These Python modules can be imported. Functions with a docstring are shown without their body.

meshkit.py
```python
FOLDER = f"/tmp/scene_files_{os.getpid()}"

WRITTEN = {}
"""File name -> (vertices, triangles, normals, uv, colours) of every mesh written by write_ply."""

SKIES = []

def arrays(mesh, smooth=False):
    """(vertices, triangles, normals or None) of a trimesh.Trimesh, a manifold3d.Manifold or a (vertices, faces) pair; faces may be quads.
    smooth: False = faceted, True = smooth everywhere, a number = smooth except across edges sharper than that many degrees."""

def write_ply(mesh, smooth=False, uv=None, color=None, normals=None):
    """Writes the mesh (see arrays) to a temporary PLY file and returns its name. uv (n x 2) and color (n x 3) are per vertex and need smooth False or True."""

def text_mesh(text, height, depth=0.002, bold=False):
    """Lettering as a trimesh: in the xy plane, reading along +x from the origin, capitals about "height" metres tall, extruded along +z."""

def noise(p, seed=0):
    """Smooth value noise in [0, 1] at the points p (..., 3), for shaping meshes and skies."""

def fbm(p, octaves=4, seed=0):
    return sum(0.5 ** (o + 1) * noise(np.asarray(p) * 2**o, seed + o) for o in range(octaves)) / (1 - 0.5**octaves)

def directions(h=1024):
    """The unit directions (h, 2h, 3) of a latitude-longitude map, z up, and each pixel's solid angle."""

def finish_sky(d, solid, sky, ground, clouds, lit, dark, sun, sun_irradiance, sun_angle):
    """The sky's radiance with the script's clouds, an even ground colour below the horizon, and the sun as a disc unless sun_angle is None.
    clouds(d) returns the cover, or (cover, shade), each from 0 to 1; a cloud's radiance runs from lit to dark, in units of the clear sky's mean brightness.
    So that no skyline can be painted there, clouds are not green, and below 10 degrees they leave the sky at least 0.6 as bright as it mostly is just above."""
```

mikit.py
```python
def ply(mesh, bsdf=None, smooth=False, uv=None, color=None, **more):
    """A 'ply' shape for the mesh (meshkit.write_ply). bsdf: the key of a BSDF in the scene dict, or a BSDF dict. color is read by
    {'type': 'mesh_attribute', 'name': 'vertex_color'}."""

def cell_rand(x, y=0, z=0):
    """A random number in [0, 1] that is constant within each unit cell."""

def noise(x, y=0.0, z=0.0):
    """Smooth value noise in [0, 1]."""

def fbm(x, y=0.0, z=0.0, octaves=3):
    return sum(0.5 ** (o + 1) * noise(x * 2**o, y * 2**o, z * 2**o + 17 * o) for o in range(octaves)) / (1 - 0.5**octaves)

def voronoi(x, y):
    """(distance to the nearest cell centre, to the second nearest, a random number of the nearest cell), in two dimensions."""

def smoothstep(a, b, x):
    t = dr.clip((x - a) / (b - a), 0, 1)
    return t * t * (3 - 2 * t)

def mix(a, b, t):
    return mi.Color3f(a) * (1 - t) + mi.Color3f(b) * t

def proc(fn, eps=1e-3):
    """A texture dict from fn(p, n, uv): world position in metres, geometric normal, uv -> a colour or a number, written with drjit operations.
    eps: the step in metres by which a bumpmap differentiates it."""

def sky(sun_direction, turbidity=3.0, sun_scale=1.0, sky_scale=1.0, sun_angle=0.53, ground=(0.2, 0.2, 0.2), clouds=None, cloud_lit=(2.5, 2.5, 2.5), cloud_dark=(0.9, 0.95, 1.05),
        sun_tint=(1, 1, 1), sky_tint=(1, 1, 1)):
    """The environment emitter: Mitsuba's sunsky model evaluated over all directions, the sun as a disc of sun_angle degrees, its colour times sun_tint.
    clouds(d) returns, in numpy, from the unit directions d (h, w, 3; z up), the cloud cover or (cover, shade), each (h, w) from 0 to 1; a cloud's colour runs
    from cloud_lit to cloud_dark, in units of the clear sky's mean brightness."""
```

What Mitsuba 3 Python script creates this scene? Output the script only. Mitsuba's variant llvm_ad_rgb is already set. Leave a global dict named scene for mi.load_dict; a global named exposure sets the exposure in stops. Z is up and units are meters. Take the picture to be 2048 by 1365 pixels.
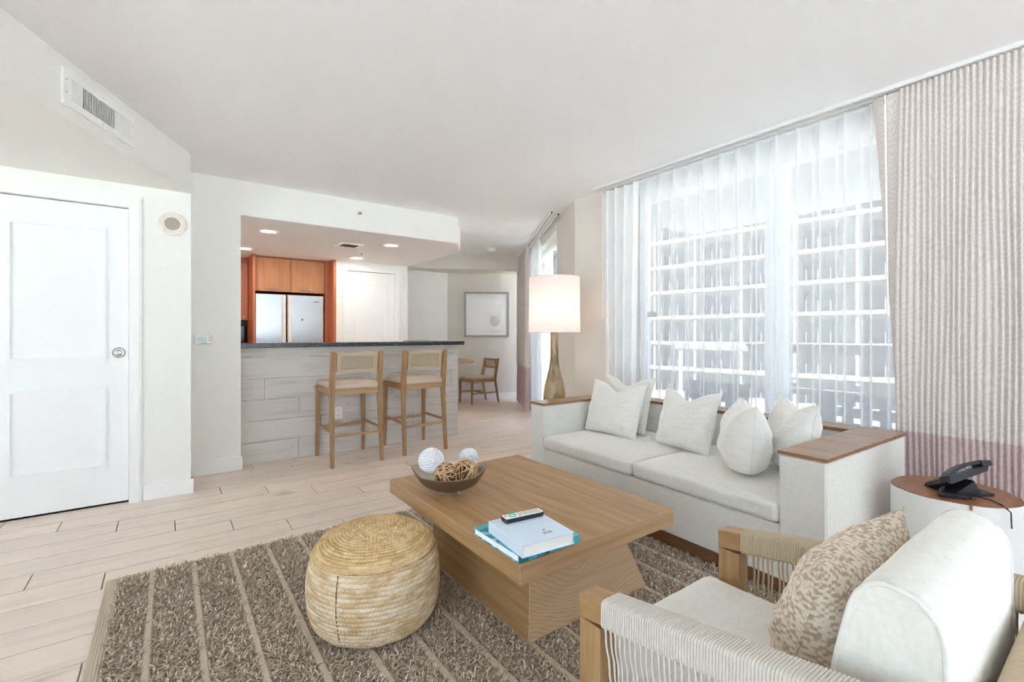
import math, random
import numpy as np, trimesh, manifold3d
import drjit as dr
import mitsuba as mi
import mikit, meshkit
from mikit import proc, noise, fbm, smoothstep, mix, voronoi, cell_rand
from shapely.geometry import Polygon, box as sbox, Point
T = mi.ScalarTransform4f
rng = np.random.default_rng(7); random.seed(7)
scene, labels = {}, {}
PI = math.pi
def rgb(r, g, b):
    return [((c / 255 / 12.92) if c <= 10 else ((c / 255 + .055) / 1.055) ** 2.4) for c in (r, g, b)]

# ------------------------------------------------------------------ camera, sky, exposure
CE = 2.465                                   # ceiling height
TH = math.radians(53.75)
FW = np.array([math.cos(TH), math.sin(TH), 0]); EYE = np.array([0, 0, 1.155])
scene['camera'] = {'type': 'perspective', 'fov': 2 * math.degrees(math.atan(1024 / 934.3)), 'fov_axis': 'x', 'near_clip': 0.05, 'far_clip': 500.0,
                   'principal_point_offset_y': 0.00998, 'to_world': T().look_at(origin=EYE.tolist(), target=(EYE + FW).tolist(), up=[0, 0, 1])}
scene['sky'] = mikit.sky((-.50, .40, .80), turbidity=3.0, sun_scale=1.0, sky_scale=.30, ground=(.70, .79, .88), sky_tint=(.81, 1.0, 1.17), sun_tint=(.735, .88, 1.08),
                         clouds=lambda d: np.full(d.shape[:2], .55), cloud_lit=(1.5, 1.5, 1.5))
exposure = 5.18

# ------------------------------------------------------------------ materials
def bs(name, d): scene[name] = d; return name
def two(d): return {'type': 'twosided', 'b': d}
def col(c): return c if isinstance(c, dict) else {'type': 'rgb', 'value': list(c)}
def diffuse(name, c): return bs(name, two({'type': 'diffuse', 'reflectance': col(c)}))
def prin(name, c, rough=.5, metal=0., spec=.5, **k): return bs(name, two({'type': 'principled', 'base_color': col(c), 'roughness': rough, 'metallic': metal, 'specular': spec, **k}))
diffuse('m_wall', rgb(240, 240, 235)); diffuse('m_wall_warm', rgb(224, 219, 211)); diffuse('m_ceiling', rgb(247, 248, 249)); diffuse('m_kitchen_ceiling', rgb(246, 243, 242))
prin('m_trim', rgb(240, 240, 238), .45); prin('m_door', rgb(238, 239, 238), .45)
diffuse('m_dark', rgb(38, 34, 30)); prin('m_black', rgb(26, 28, 34), .35); prin('m_black_gloss', rgb(14, 16, 22), .15)
prin('m_white_plastic', rgb(240, 236, 230), .4); diffuse('m_grille', rgb(176, 166, 152)); prin('m_metal', rgb(190, 188, 184), .3, 1.)
prin('m_frame_white', rgb(236, 238, 240), .4); prin('m_frame_dark', rgb(40, 48, 62), .4); prin('m_track', rgb(222, 222, 220), .4)
prin('m_lcd', rgb(190, 215, 215), .25); prin('m_teal', rgb(80, 190, 200), .5); prin('m_grey_ink', rgb(110, 118, 132), .6); prin('m_red', rgb(190, 60, 50), .5)
def f_plank(p, n, uv):
    row = dr.floor((3.961 - p.y) / .1935)
    x = (p.x - .584 - .28 * row) / 1.117
    c = cell_rand(dr.floor(x), row, 3)
    g = fbm(p.x * 2.2 + 13 * c, p.y * 34 + 7 * c, c * 9, 4)
    g2 = noise(p.x * 1.1 + 31 * c, p.y * 9, c * 5)
    kn = smoothstep(.80, .93, noise(p.x * 5 + 40 * c, p.y * 16, 3.3))
    base = mix(mi.Color3f(.735, .615, .53), mi.Color3f(.685, .585, .51), c)
    base = mix(base, mi.Color3f(.54, .46, .40), .55 * smoothstep(.45, .85, g) + .25 * smoothstep(.5, .9, g2))
    return mix(base, mi.Color3f(.34, .27, .22), .5 * kn)
prin('m_plank', proc(f_plank), .34, spec=.45)
prin('m_underfloor', rgb(92, 74, 62), .7)
def f_bar(p, n, uv):
    row = dr.floor(p.z / .189)
    c = cell_rand(row, dr.floor((p.x + 3.1 * row) / .9), 5)
    g = fbm(p.x * 2.6 + 17 * c, p.z * 42, c * 7, 4)
    kn = smoothstep(.82, .93, noise(p.x * 6 + 40 * c, p.z * 17, 1.3))
    b = mix(mi.Color3f(.66, .635, .60), mi.Color3f(.60, .57, .53), c)
    return mix(mix(b, mi.Color3f(.44, .41, .375), .6 * smoothstep(.42, .85, g)), mi.Color3f(.30, .27, .24), .55 * kn)
prin('m_bar_plank', proc(f_bar), .5)
def wood(axis, c0, c1, c2, s=1.0):
    def f(p, n, uv):
        a, b, c = {'x': (p.x, p.y, p.z), 'y': (p.y, p.x, p.z), 'z': (p.z, p.x, p.y)}[axis]
        w = noise(a * 1.6 * s, b * 5 * s, c * 5 * s)
        g = fbm(a * 3.2 * s, b * 52 * s + 3 * w, c * 52 * s, 3)
        r = .5 + .5 * dr.sin(150 * s * (b + .4 * c) + 22 * w + 2.5 * g)
        m = mix(mi.Color3f(c0), mi.Color3f(c1), smoothstep(.30, .75, g) * .7 + .3 * w)
        return mix(m, mi.Color3f(c2), .13 * r * smoothstep(.35, .8, g))
    return proc(f)
OAK = (rgb(168, 134, 94), rgb(154, 119, 80), rgb(122, 90, 58))
prin('m_oak_y', wood('y', *OAK), .42); prin('m_oak_z', wood('z', rgb(170, 136, 96), rgb(152, 117, 78), rgb(116, 86, 54)), .45); prin('m_oak_x', wood('x', rgb(184, 152, 116), rgb(168, 134, 98), rgb(128, 96, 64)), .45)
def f_cath(p, n, uv):
    w = noise(p.x * 3.1 + 2, p.z * 5.2, 1.7); w2 = fbm(p.x * 9, p.z * 16, 3.1, 2)
    r = .5 + .5 * dr.sin(330 * (p.z - .05 + .22 * w * dr.cos(4 * (p.x - 1.3)) + .030 * w2))
    g = fbm(p.x * 6, p.z * 90, p.y * 5, 3)
    m = mix(mi.Color3f(rgb(205, 176, 142)), mi.Color3f(rgb(186, 154, 118)), g)
    return mix(m, mi.Color3f(rgb(140, 108, 78)), .28 * smoothstep(.72, .98, r))
prin('m_oak_end', proc(f_cath), .45)
prin('m_walnut', wood('y', rgb(146, 108, 74), rgb(128, 92, 60), rgb(92, 62, 40)), .24, clearcoat=.6)
prin('m_stump', wood('x', rgb(150, 104, 72), rgb(124, 82, 54), rgb(84, 54, 36), .6), .35)
prin('m_stump_side', rgb(224, 224, 222), .55)
prin('m_cabinet', wood('z', rgb(206, 146, 98), rgb(190, 128, 84), rgb(150, 96, 60)), .35); prin('m_cabinet_red', wood('z', rgb(190, 116, 80), rgb(178, 104, 68), rgb(140, 78, 50)), .35)
def f_granite(p, n, uv):
    g = fbm(p.x * 60, p.y * 60, p.z * 60, 2)
    return mix(mi.Color3f(.022, .022, .026), mi.Color3f(.11, .12, .14), smoothstep(.55, .8, g))
prin('m_granite', proc(f_granite), .22)
def f_linen(p, n, uv):
    a = fbm((p.x + p.y) * 190, p.z * 60, p.x * 60, 2); b = fbm((p.x - p.y) * 60, p.z * 210, p.y * 60, 2)
    return mix(mi.Color3f(rgb(226, 225, 219)), mi.Color3f(rgb(207, 205, 198)), .5 * a + .5 * b)
prin('m_linen', proc(f_linen), .85, spec=.2, sheen=.3)
def f_pillow(p, n, uv):
    a = fbm(uv.x * 8, uv.y * 120, 1.0, 3); b = fbm(uv.x * 150, uv.y * 20, 4.0, 2)
    return mix(mi.Color3f(rgb(233, 231, 226)), mi.Color3f(rgb(205, 202, 194)), .26 * smoothstep(.3, .75, a) + .16 * b)
prin('m_pillow', proc(f_pillow), .9, spec=.15, sheen=.3)
def f_dots(p, n, uv):
    q = noise(p.x * 170, p.y * 170, p.z * 170); h = fbm(p.x * 300, p.y * 300, p.z * 180, 2)
    return mix(mi.Color3f(rgb(168, 150, 130)), mi.Color3f(rgb(214, 203, 188)), smoothstep(.25, .65, q) * (.62 + .5 * h))
prin('m_dots', proc(f_dots), .95, spec=.1, sheen=.4)
def f_drape(p, n, uv):
    w = noise(uv.x * 9, uv.y * 7, 2.) + .5 * noise(uv.x * 26, uv.y * 18, 5.)
    r = .5 + .5 * dr.sin(uv.y * 210 + 20 * w)
    return mix(mi.Color3f(rgb(212, 204, 199)), mi.Color3f(rgb(192, 182, 177)), .50 * smoothstep(.35, .8, r))
prin('m_drape', proc(f_drape), .7, spec=.3, sheen=.4)
def f_drape_pink(p, n, uv):
    w = noise(uv.x * 9, uv.y * 7, 2.) + .5 * noise(uv.x * 26, uv.y * 18, 5.)
    r = .5 + .5 * dr.sin(uv.y * 210 + 20 * w)
    return mix(mi.Color3f(rgb(196, 175, 173)), mi.Color3f(rgb(180, 158, 157)), .50 * smoothstep(.35, .8, r))
prin('m_drape_pink', proc(f_drape_pink), .7, spec=.3, sheen=.4)
bs('m_sheer', {'type': 'blendbsdf', 'weight': .58, 'a': {'type': 'thindielectric', 'int_ior': 1.02, 'ext_ior': 1.0},
               'b': {'type': 'principledthin', 'base_color': col((.93, .94, .95)), 'roughness': .9, 'diff_trans': 1.1, 'spec_trans': 0.0}})
bs('m_sheer_dense', {'type': 'blendbsdf', 'weight': .86, 'a': {'type': 'thindielectric', 'int_ior': 1.02, 'ext_ior': 1.0},
               'b': {'type': 'principledthin', 'base_color': col((.95, .955, .96)), 'roughness': .9, 'diff_trans': .55, 'spec_trans': 0.0}})
bs('m_glass_tint', {'type': 'thindielectric', 'int_ior': 1.5, 'specular_transmittance': .88})
bs('m_glass', {'type': 'thindielectric', 'int_ior': 1.5})
prin('m_rope', rgb(206, 200, 191), .85, spec=.2); prin('m_rope_tan', rgb(190, 174, 148), .85, spec=.2); prin('m_seat', rgb(200, 181, 163), .5)
bs('m_vcol', two({'type': 'diffuse', 'reflectance': {'type': 'mesh_attribute', 'name': 'vertex_color'}}))
def f_shade(p, n, uv):
    g = .5 + .5 * dr.sin(p.z * 900)
    return mix(mi.Color3f(.93, .88, .84), mi.Color3f(.90, .84, .80), g)
bs('m_shade', {'type': 'principledthin', 'base_color': proc(f_shade), 'roughness': .9, 'diff_trans': 1.0, 'spec_trans': 0.0})
def f_lampbase(p, n, uv):
    g = fbm(p.x * 30, p.y * 30, p.z * 6, 3)
    return mix(mi.Color3f(rgb(168, 146, 108)), mi.Color3f(rgb(112, 90, 58)), smoothstep(.3, .75, g))
prin('m_lampbase', proc(f_lampbase), .3, clearcoat=.7)
prin('m_steel', rgb(200, 203, 208), .26, 1.); prin('m_bowl', rgb(140, 122, 106), .32, .8); prin('m_bowl_in', rgb(196, 184, 168), .28, .8)
prin('m_bead', rgb(226, 227, 231), .5); prin('m_vine', rgb(206, 172, 130), .7); prin('m_vine_dark', rgb(104, 70, 46), .8)
prin('m_paper', rgb(246, 246, 246), .7); prin('m_blue_cover', rgb(206, 222, 238), .45)
def f_reef(p, n, uv):
    d, d2, w = voronoi(p.x * 26 + 2 * noise(p.x * 30, p.y * 30, 1.), p.y * 26 + 2 * noise(p.x * 30, p.y * 30, 5.))
    m = mix(mi.Color3f(rgb(40, 120, 130)), mi.Color3f(rgb(96, 204, 222)), smoothstep(.15, .8, w))
    m = mix(m, mi.Color3f(rgb(24, 66, 74)), smoothstep(.75, .95, noise(p.x * 40, p.y * 40, 9.)))
    return mix(m, mi.Color3f(rgb(210, 226, 60)), dr.select((dr.square(p.x - .925) + dr.square(p.y - 1.285)) < .00020, 1., 0.))
prin('m_reef', proc(f_reef), .3)
diffuse('m_soffit', rgb(165, 167, 170)); diffuse('m_balcony', rgb(120, 122, 126)); diffuse('m_concrete', rgb(140, 139, 134)); diffuse('m_concrete_wall', rgb(124, 123, 117)); diffuse('m_deck', rgb(160, 158, 152)); prin('m_far_glass', rgb(26, 32, 42), .3)
prin('m_outdoor', rgb(58, 66, 78), .6)
diffuse('m_art_paper', rgb(236, 236, 236)); diffuse('m_art_ink', rgb(196, 178, 160)); prin('m_frame_grey', rgb(150, 148, 146), .4, .3)
diffuse('m_rug_base', rgb(192, 178, 160))
def lamp(name, r, c): return {'type': 'area', 'radiance': {'type': 'rgb', 'value': [r * x for x in c]}}
WARM = (1.0, .87, .75)

# ------------------------------------------------------------------ naming and mesh helpers
used = set()
def numbered(k):
    if k not in used: used.add(k); return k
    i = 1
    while f'{k}_{i:03d}' in used: i += 1
    used.add(f'{k}_{i:03d}'); return f'{k}_{i:03d}'
def obj(name, mesh, mat, parent=None, smooth=False, **k):
    key = numbered((parent + '__' if parent else '') + name)
    scene[key] = mikit.ply(mesh, mat, smooth=smooth, **k); return key
def put(name, shape, parent=None, **k):
    key = numbered((parent + '__' if parent else '') + name); scene[key] = {**shape, **k}; return key
def thing(name, label, cat, group=None):
    key = numbered(name); labels[key] = {'label': label, 'category': cat}
    if group: labels[key]['group'] = group
    return key
def tag(key, label, cat=None, group=None, kind=None):
    d = {'label': label}
    if cat: d['category'] = cat
    if group: d['group'] = group
    if kind: d['kind'] = kind
    labels[key] = d; return key
def struct(name, mesh, mat, label, parent=None, **k):
    key = obj(name, mesh, mat, parent, **k)
    if not parent: labels[key] = {'label': label, 'kind': 'structure'}
    return key
def TM(v, f): return trimesh.Trimesh(np.asarray(v, float), np.asarray(f, int), process=False)
def cat(ms): return trimesh.util.concatenate([m for m in ms])
def bx(x0, x1, y0, y1, z0, z1, c=0.0):
    a, b = np.array([min(x0, x1), min(y0, y1), min(z0, z1)]), np.array([max(x0, x1), max(y0, y1), max(z0, z1)])
    if c <= 0:
        m = trimesh.creation.box(extents=b - a); m.apply_translation((a + b) / 2); return m
    c = min(c, .49 * float((b - a).min())); pts = []
    for i in np.ndindex(2, 2, 2):
        p = np.where(np.array(i) == 1, b, a); s = np.where(np.array(i) == 1, -1., 1.)
        for k in range(3):
            q = p + s * c; q[k] = p[k]; pts.append(q)
    return trimesh.convex.convex_hull(np.array(pts))
def hull(pts): return trimesh.convex.convex_hull(np.asarray(pts, float))
def beam(p0, p1, w0, d0, w1, d1, c=.003):
    """tapered post: rectangle w x d (x, y) at p0 and at p1"""
    pts = []
    for p, w, d in ((p0, w0, d0), (p1, w1, d1)):
        for sx in (-1, 1):
            for sy in (-1, 1):
                pts += [[p[0] + sx * (w / 2 - c), p[1] + sy * d / 2, p[2]], [p[0] + sx * w / 2, p[1] + sy * (d / 2 - c), p[2]]]
    return hull(pts)
def extrude(poly, h, z=0.0):
    m = trimesh.creation.extrude_polygon(poly, h, engine='earcut'); m.apply_translation([0, 0, z]); return m
def frame_map(mesh, o, ux, uy, uz):
    """mesh coordinates (a, b, c) -> o + a ux + b uy + c uz"""
    M = np.eye(4); M[:3, 0], M[:3, 1], M[:3, 2], M[:3, 3] = ux, uy, uz, o
    m = mesh.copy(); m.apply_transform(M)
    return m
def tube(path, r, sides=6, closed=False):
    p = np.asarray(path, float); n = len(p)
    t = (np.roll(p, -1, 0) - np.roll(p, 1, 0)) if closed else np.gradient(p, axis=0)
    t /= np.linalg.norm(t, axis=1, keepdims=True) + 1e-12
    ref = np.array([0, 0, 1.]) if abs(t[0, 2]) < .8 else np.array([1., 0, 0])
    a = np.zeros_like(p); cur = ref
    for i in range(n):
        cur = cur - t[i] * (cur @ t[i]); cur = cur / (np.linalg.norm(cur) + 1e-12); a[i] = cur
    b = np.cross(t, a); ang = np.arange(sides) * 2 * PI / sides
    rr = np.broadcast_to(r, (n,))
    v = p[:, None] + rr[:, None, None] * (np.cos(ang)[None, :, None] * a[:, None] + np.sin(ang)[None, :, None] * b[:, None])
    m = n if closed else n - 1
    i, j = np.meshgrid(np.arange(m), np.arange(sides), indexing='ij'); i2 = (i + 1) % n
    q = np.stack([i * sides + j, i * sides + (j + 1) % sides, i2 * sides + (j + 1) % sides, i2 * sides + j], -1).reshape(-1, 4)
    f = np.vstack([q[:, [0, 1, 2]], q[:, [0, 2, 3]]]); v = v.reshape(-1, 3)
    if not closed:
        k = len(v); v = np.vstack([v, p[:1], p[-1:]]); j = np.arange(sides)
        f = np.vstack([f, np.stack([np.full(sides, k), (j + 1) % sides, j], 1), np.stack([np.full(sides, k + 1), (n - 1) * sides + j, (n - 1) * sides + (j + 1) % sides], 1)])
    return TM(v, f)
def lathe(prof, seg=48, o=(0, 0, 0)):
    p = np.asarray(prof, float); n = len(p); a = np.arange(seg) * 2 * PI / seg
    v = np.stack([p[:, None, 0] * np.cos(a), p[:, None, 0] * np.sin(a), np.broadcast_to(p[:, None, 1], (n, seg))], -1).reshape(-1, 3) + np.asarray(o)
    i, j = np.meshgrid(np.arange(n - 1), np.arange(seg), indexing='ij'); j2 = (j + 1) % seg
    q = np.stack([i * seg + j, i * seg + j2, (i + 1) * seg + j2, (i + 1) * seg + j], -1).reshape(-1, 4)
    return TM(v, np.vstack([q[:, [0, 1, 2]], q[:, [0, 2, 3]]]))
def grid(V, wrap_u=False):
    """V (nu, nv, 3) -> mesh"""
    nu, nv = V.shape[:2]; m = nu if wrap_u else nu - 1
    i, j = np.meshgrid(np.arange(m), np.arange(nv - 1), indexing='ij'); i2 = (i + 1) % nu
    q = np.stack([i * nv + j, i2 * nv + j, i2 * nv + j + 1, i * nv + j + 1], -1).reshape(-1, 4)
    return TM(V.reshape(-1, 3), np.vstack([q[:, [0, 1, 2]], q[:, [0, 2, 3]]]))
def cyl(r, z0, z1, x=0, y=0, seg=24, c=.0):
    pr = [(0, z0), (r - c, z0), (r, z0 + c), (r, z1 - c), (r - c, z1), (0, z1)] if c else [(0, z0), (r, z0), (r, z1), (0, z1)]
    return lathe(pr, seg, (x, y, 0))
def rot(mesh, deg, axis=(0, 0, 1), at=(0, 0, 0)):
    m = mesh.copy(); m.apply_transform(trimesh.transformations.rotation_matrix(math.radians(deg), axis, at)); return m
def mov(mesh, d): m = mesh.copy(); m.apply_translation(d); return m
def cushion(sx, sy, sz, r=.04, crown=.015, seed=0, n=20, wr=.003):
    """soft rounded box centred at the origin, crowned on top"""
    m = trimesh.creation.box(extents=(1, 1, 1))
    for _ in range(5): m = m.subdivide()
    v = np.array(m.vertices) * 2; h = np.array([sx, sy, sz]) / 2
    v = np.sign(v) * (1 - (1 - np.abs(v)) ** 1.0) * h
    core = np.clip(v, -(h - r), h - r); d = v - core; L = np.linalg.norm(d, axis=1, keepdims=True)
    v = core + np.where(L > 1e-9, d / np.maximum(L, 1e-9) * np.minimum(r, np.maximum(np.abs(d).max(1, keepdims=True), 0)), 0)
    u, w, z = v[:, 0] / h[0], v[:, 1] / h[1], v[:, 2] / h[2]
    v[:, 2] += crown * np.clip(1 - u ** 2, 0, 1) * np.clip(1 - w ** 2, 0, 1) * (z > 0) * np.abs(z)
    v[:, 0] += np.sign(u) * .4 * crown * np.abs(u) * np.clip(1 - w ** 2, 0, 1) * np.clip(1 - z ** 2, 0, 1)
    v[:, 1] += np.sign(w) * .4 * crown * np.abs(w) * np.clip(1 - u ** 2, 0, 1) * np.clip(1 - z ** 2, 0, 1)
    v += wr * (meshkit.fbm(v * 9 + seed, 3, seed)[:, None] - .5) * np.sign(v)
    return TM(v, m.faces)
def pillow(w, h, t, seed=0, dent=.0, n=44, tilt=0.0, rb=.12):
    """knife-edge scatter cushion standing in the xz plane, bottom at z = 0, thickness along y; (mesh, uv)"""
    s = np.linspace(-1, 1, n); U, Vv = np.meshgrid(s, s, indexing='ij')
    X = U * w / 2 * (1 - .10 * (1 - Vv ** 2) * np.abs(U) ** 3) * (1 - rb * np.clip(-Vv, 0, 1) ** 3); Zz = (Vv * (1 - .09 * (1 - U ** 2) * np.abs(Vv) ** 3) + 1) * h / 2
    top = ((Vv + 1) / 2) ** 2.2
    Zz = Zz + rb * .45 * h * np.clip(-Vv, 0, 1) ** 6 * np.abs(U) ** 4
    Zz = Zz - dent * np.exp(-((U - tilt) / .42) ** 2) * top
    prof = np.clip((1 - U ** 2), 0, 1) ** .55 * np.clip((1 - Vv ** 2), 0, 1) ** .50
    prof = prof * (1 - .12 * Vv) * (1 - .35 * (dent / .12) * np.exp(-(U / .3) ** 2) * top)
    P = np.stack([U * 2.2, Vv * 2.2, np.full_like(U, seed * 3.7)], -1)
    wr = (meshkit.fbm(P, 4, seed) - .5) * .05 * prof ** .6 * (1.0)
    edge = np.abs(np.sin(9 * U * (1 - Vv) + seed)) * .006 * (1 - prof) * prof * 4
    vs, fs, uvs = [], [], []
    for sg in (-1, 1):
        Y = sg * (t / 2 * prof + wr + edge * .8)
        g = grid(np.stack([X, Y, Zz], -1)); vs.append(np.array(g.vertices)); fs.append(np.array(g.faces)[:, ::(1 if sg < 0 else -1)] + (0 if sg < 0 else n * n))
        uvs.append(np.stack([U, Vv], -1).reshape(-1, 2) * .5 + .5)
    return TM(np.vstack(vs), np.vstack(fs)), np.vstack(uvs)
def wallseg(name, p0, p1, thick, label, mat='m_wall', z0=0.0, z1=CE + .05, holes=(), side=-1, parent=None):
    """wall whose room face runs p0 -> p1; thick goes to the left (side=+1) or right (-1) of that direction; holes (u0, u1, z0, z1)"""
    p0, p1 = np.array([*p0, 0.]), np.array([*p1, 0.]); L = np.linalg.norm(p1 - p0); d = (p1 - p0) / L; n = np.array([-d[1], d[0], 0]) * side
    P = sbox(0, z0, L, z1)
    for h in holes: P = P.difference(sbox(h[0], h[2], h[1], h[3]))
    geoms = getattr(P, 'geoms', [P])
    m = cat([frame_map(extrude(g, thick), p0, d, np.array([0, 0, 1.]), n) for g in geoms]); m.fix_normals()
    return struct(name, m, mat, label, parent)

# ------------------------------------------------------------------ setting
WD = np.array([math.cos(math.radians(59.4)), math.sin(math.radians(59.4))]); WN = np.array([WD[1], -WD[0]])   # along the dining window wall, and outward
W0 = np.array([3.2, 3.325]); C1 = np.array([3.969, 7.344]); C2 = np.array([5.160, 6.639])
PD = (C2 - C1) / np.linalg.norm(C2 - C1); PN = np.array([PD[1], -PD[0]])                                     # along the picture wall, and into the room
fl = struct('floor', extrude(Polygon([(-4.6, -4.6), (3.34, -4.6), (3.34, 3.2), (5.35, 6.6), (4.0, 7.5), (.1, 7.6), (-.1, 4.3), (-4.6, 4.3)]), .14, -.152), 'm_underfloor', 'light washed oak plank floor running through the open room')
def xmax(y): return 3.24 if y < 3.3 else min(3.24 + (y - 3.3) * .591, 5.2)
field = []
for k in range(-19, 45):
    y1 = 3.961 - .1935 * k; y0 = y1 - .1935
    for c in range(-20, 12):
        x0 = .584 + .28 * k + 1.117 * (c - .0); x1 = x0 + 1.117
        x0, x1 = max(x0, -4.5), min(x1, xmax((y0 + y1) / 2))
        if y0 > 4.2: x0 = max(x0, .15)
        if y0 > 7.6 or y1 < -4.5 or x1 - x0 < .03: continue
        g, b = .0012, .0016
        v = [(x0 + g, y0 + g, -.012), (x1 - g, y0 + g, -.012), (x1 - g, y1 - g, -.012), (x0 + g, y1 - g, -.012), (x0 + g + b, y0 + g + b, 0), (x1 - g - b, y0 + g + b, 0), (x1 - g - b, y1 - g - b, 0), (x0 + g + b, y1 - g - b, 0)]
        f = [(4, 5, 6), (4, 6, 7), (0, 1, 5), (0, 5, 4), (1, 2, 6), (1, 6, 5), (2, 3, 7), (2, 7, 6), (3, 0, 4), (3, 4, 7)]
        if y1 > .6 and x1 > -2.2: obj('plank', TM(v, f), 'm_plank', fl)
        else: field.append(TM(v, f))
tag(obj('plank_field', cat(field), 'm_plank', fl), 'planks of the floor nearest the camera', kind='stuff')
struct('ceiling', extrude(Polygon([(-4.6, -4.6), (3.42, -4.6), (3.42, 3.25), (5.4, 6.6), (4.0, 7.6), (.0, 7.7), (-.1, 4.4), (-4.6, 4.4)]), .12, CE), 'm_ceiling', 'smooth white painted ceiling of the open living room')
# door wall, return, thermostat wall, header
wallseg('wall_left', (.126, 4.125), (-4.5, 4.125), .14, 'white wall with the panelled entry door', holes=[(.351, 1.061, -.01, 2.022)], side=-1)
struct('wall_left_return', bx(-.02, .126, 4.13, 4.58, 0, CE), 'm_wall', 'short white wall return beside the thermostat wall')
struct('wall_thermostat', bx(-.02, .49, 4.575, 4.72, 0, 2.175), 'm_wall', 'white wall pier carrying the thermostat beside the bar')
struct('wall_header', extrude(Polygon([(-.02, 4.575), (2.6, 4.575), (2.9, 5.04), (2.9, 6.70), (2.0, 7.60), (-.02, 7.60)]), CE - 2.175, 2.175), 'm_wall', 'white dropped bulkhead over the bar and kitchen')
struct('ceiling_kitchen', extrude(Polygon([(-.02, 4.585), (2.592, 4.585), (2.89, 5.045), (2.89, 6.69), (1.99, 7.59), (-.02, 7.59)]), .004, 2.1712), 'm_kitchen_ceiling', 'lowered kitchen ceiling with recessed lights')
cs = np.array([.126, 4.125]); sd = np.array([-math.cos(math.radians(64.4)), -math.sin(math.radians(64.4))])
struct('wall_left_bulkhead', extrude(Polygon([cs, cs + 5.38 * sd, (-2.2, 4.125)]), CE - 2.18, 2.18), 'm_wall', 'white angled bulkhead above the entry door with an air vent')
# kitchen walls
wallseg('wall_pantry', (1.84, 6.583), (2.885, 6.583), .12, 'white kitchen wall with the pantry door', holes=[(.150, .852, -.01, 2.045)], side=1, z1=2.18)
struct('wall_pantry_return', bx(2.765, 2.885, 6.70, 7.34, 0, CE), 'm_wall', 'white wall return behind the pantry')
struct('wall_kitchen_back', bx(.0, 2.8, 7.46, 7.6, 0, 2.2), 'm_wall', 'white wall behind the kitchen cabinets'); struct('wall_kitchen_side', bx(-.02, .12, 4.72, 7.5, 0, 2.2), 'm_wall', 'white side wall of the kitchen')
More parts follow.
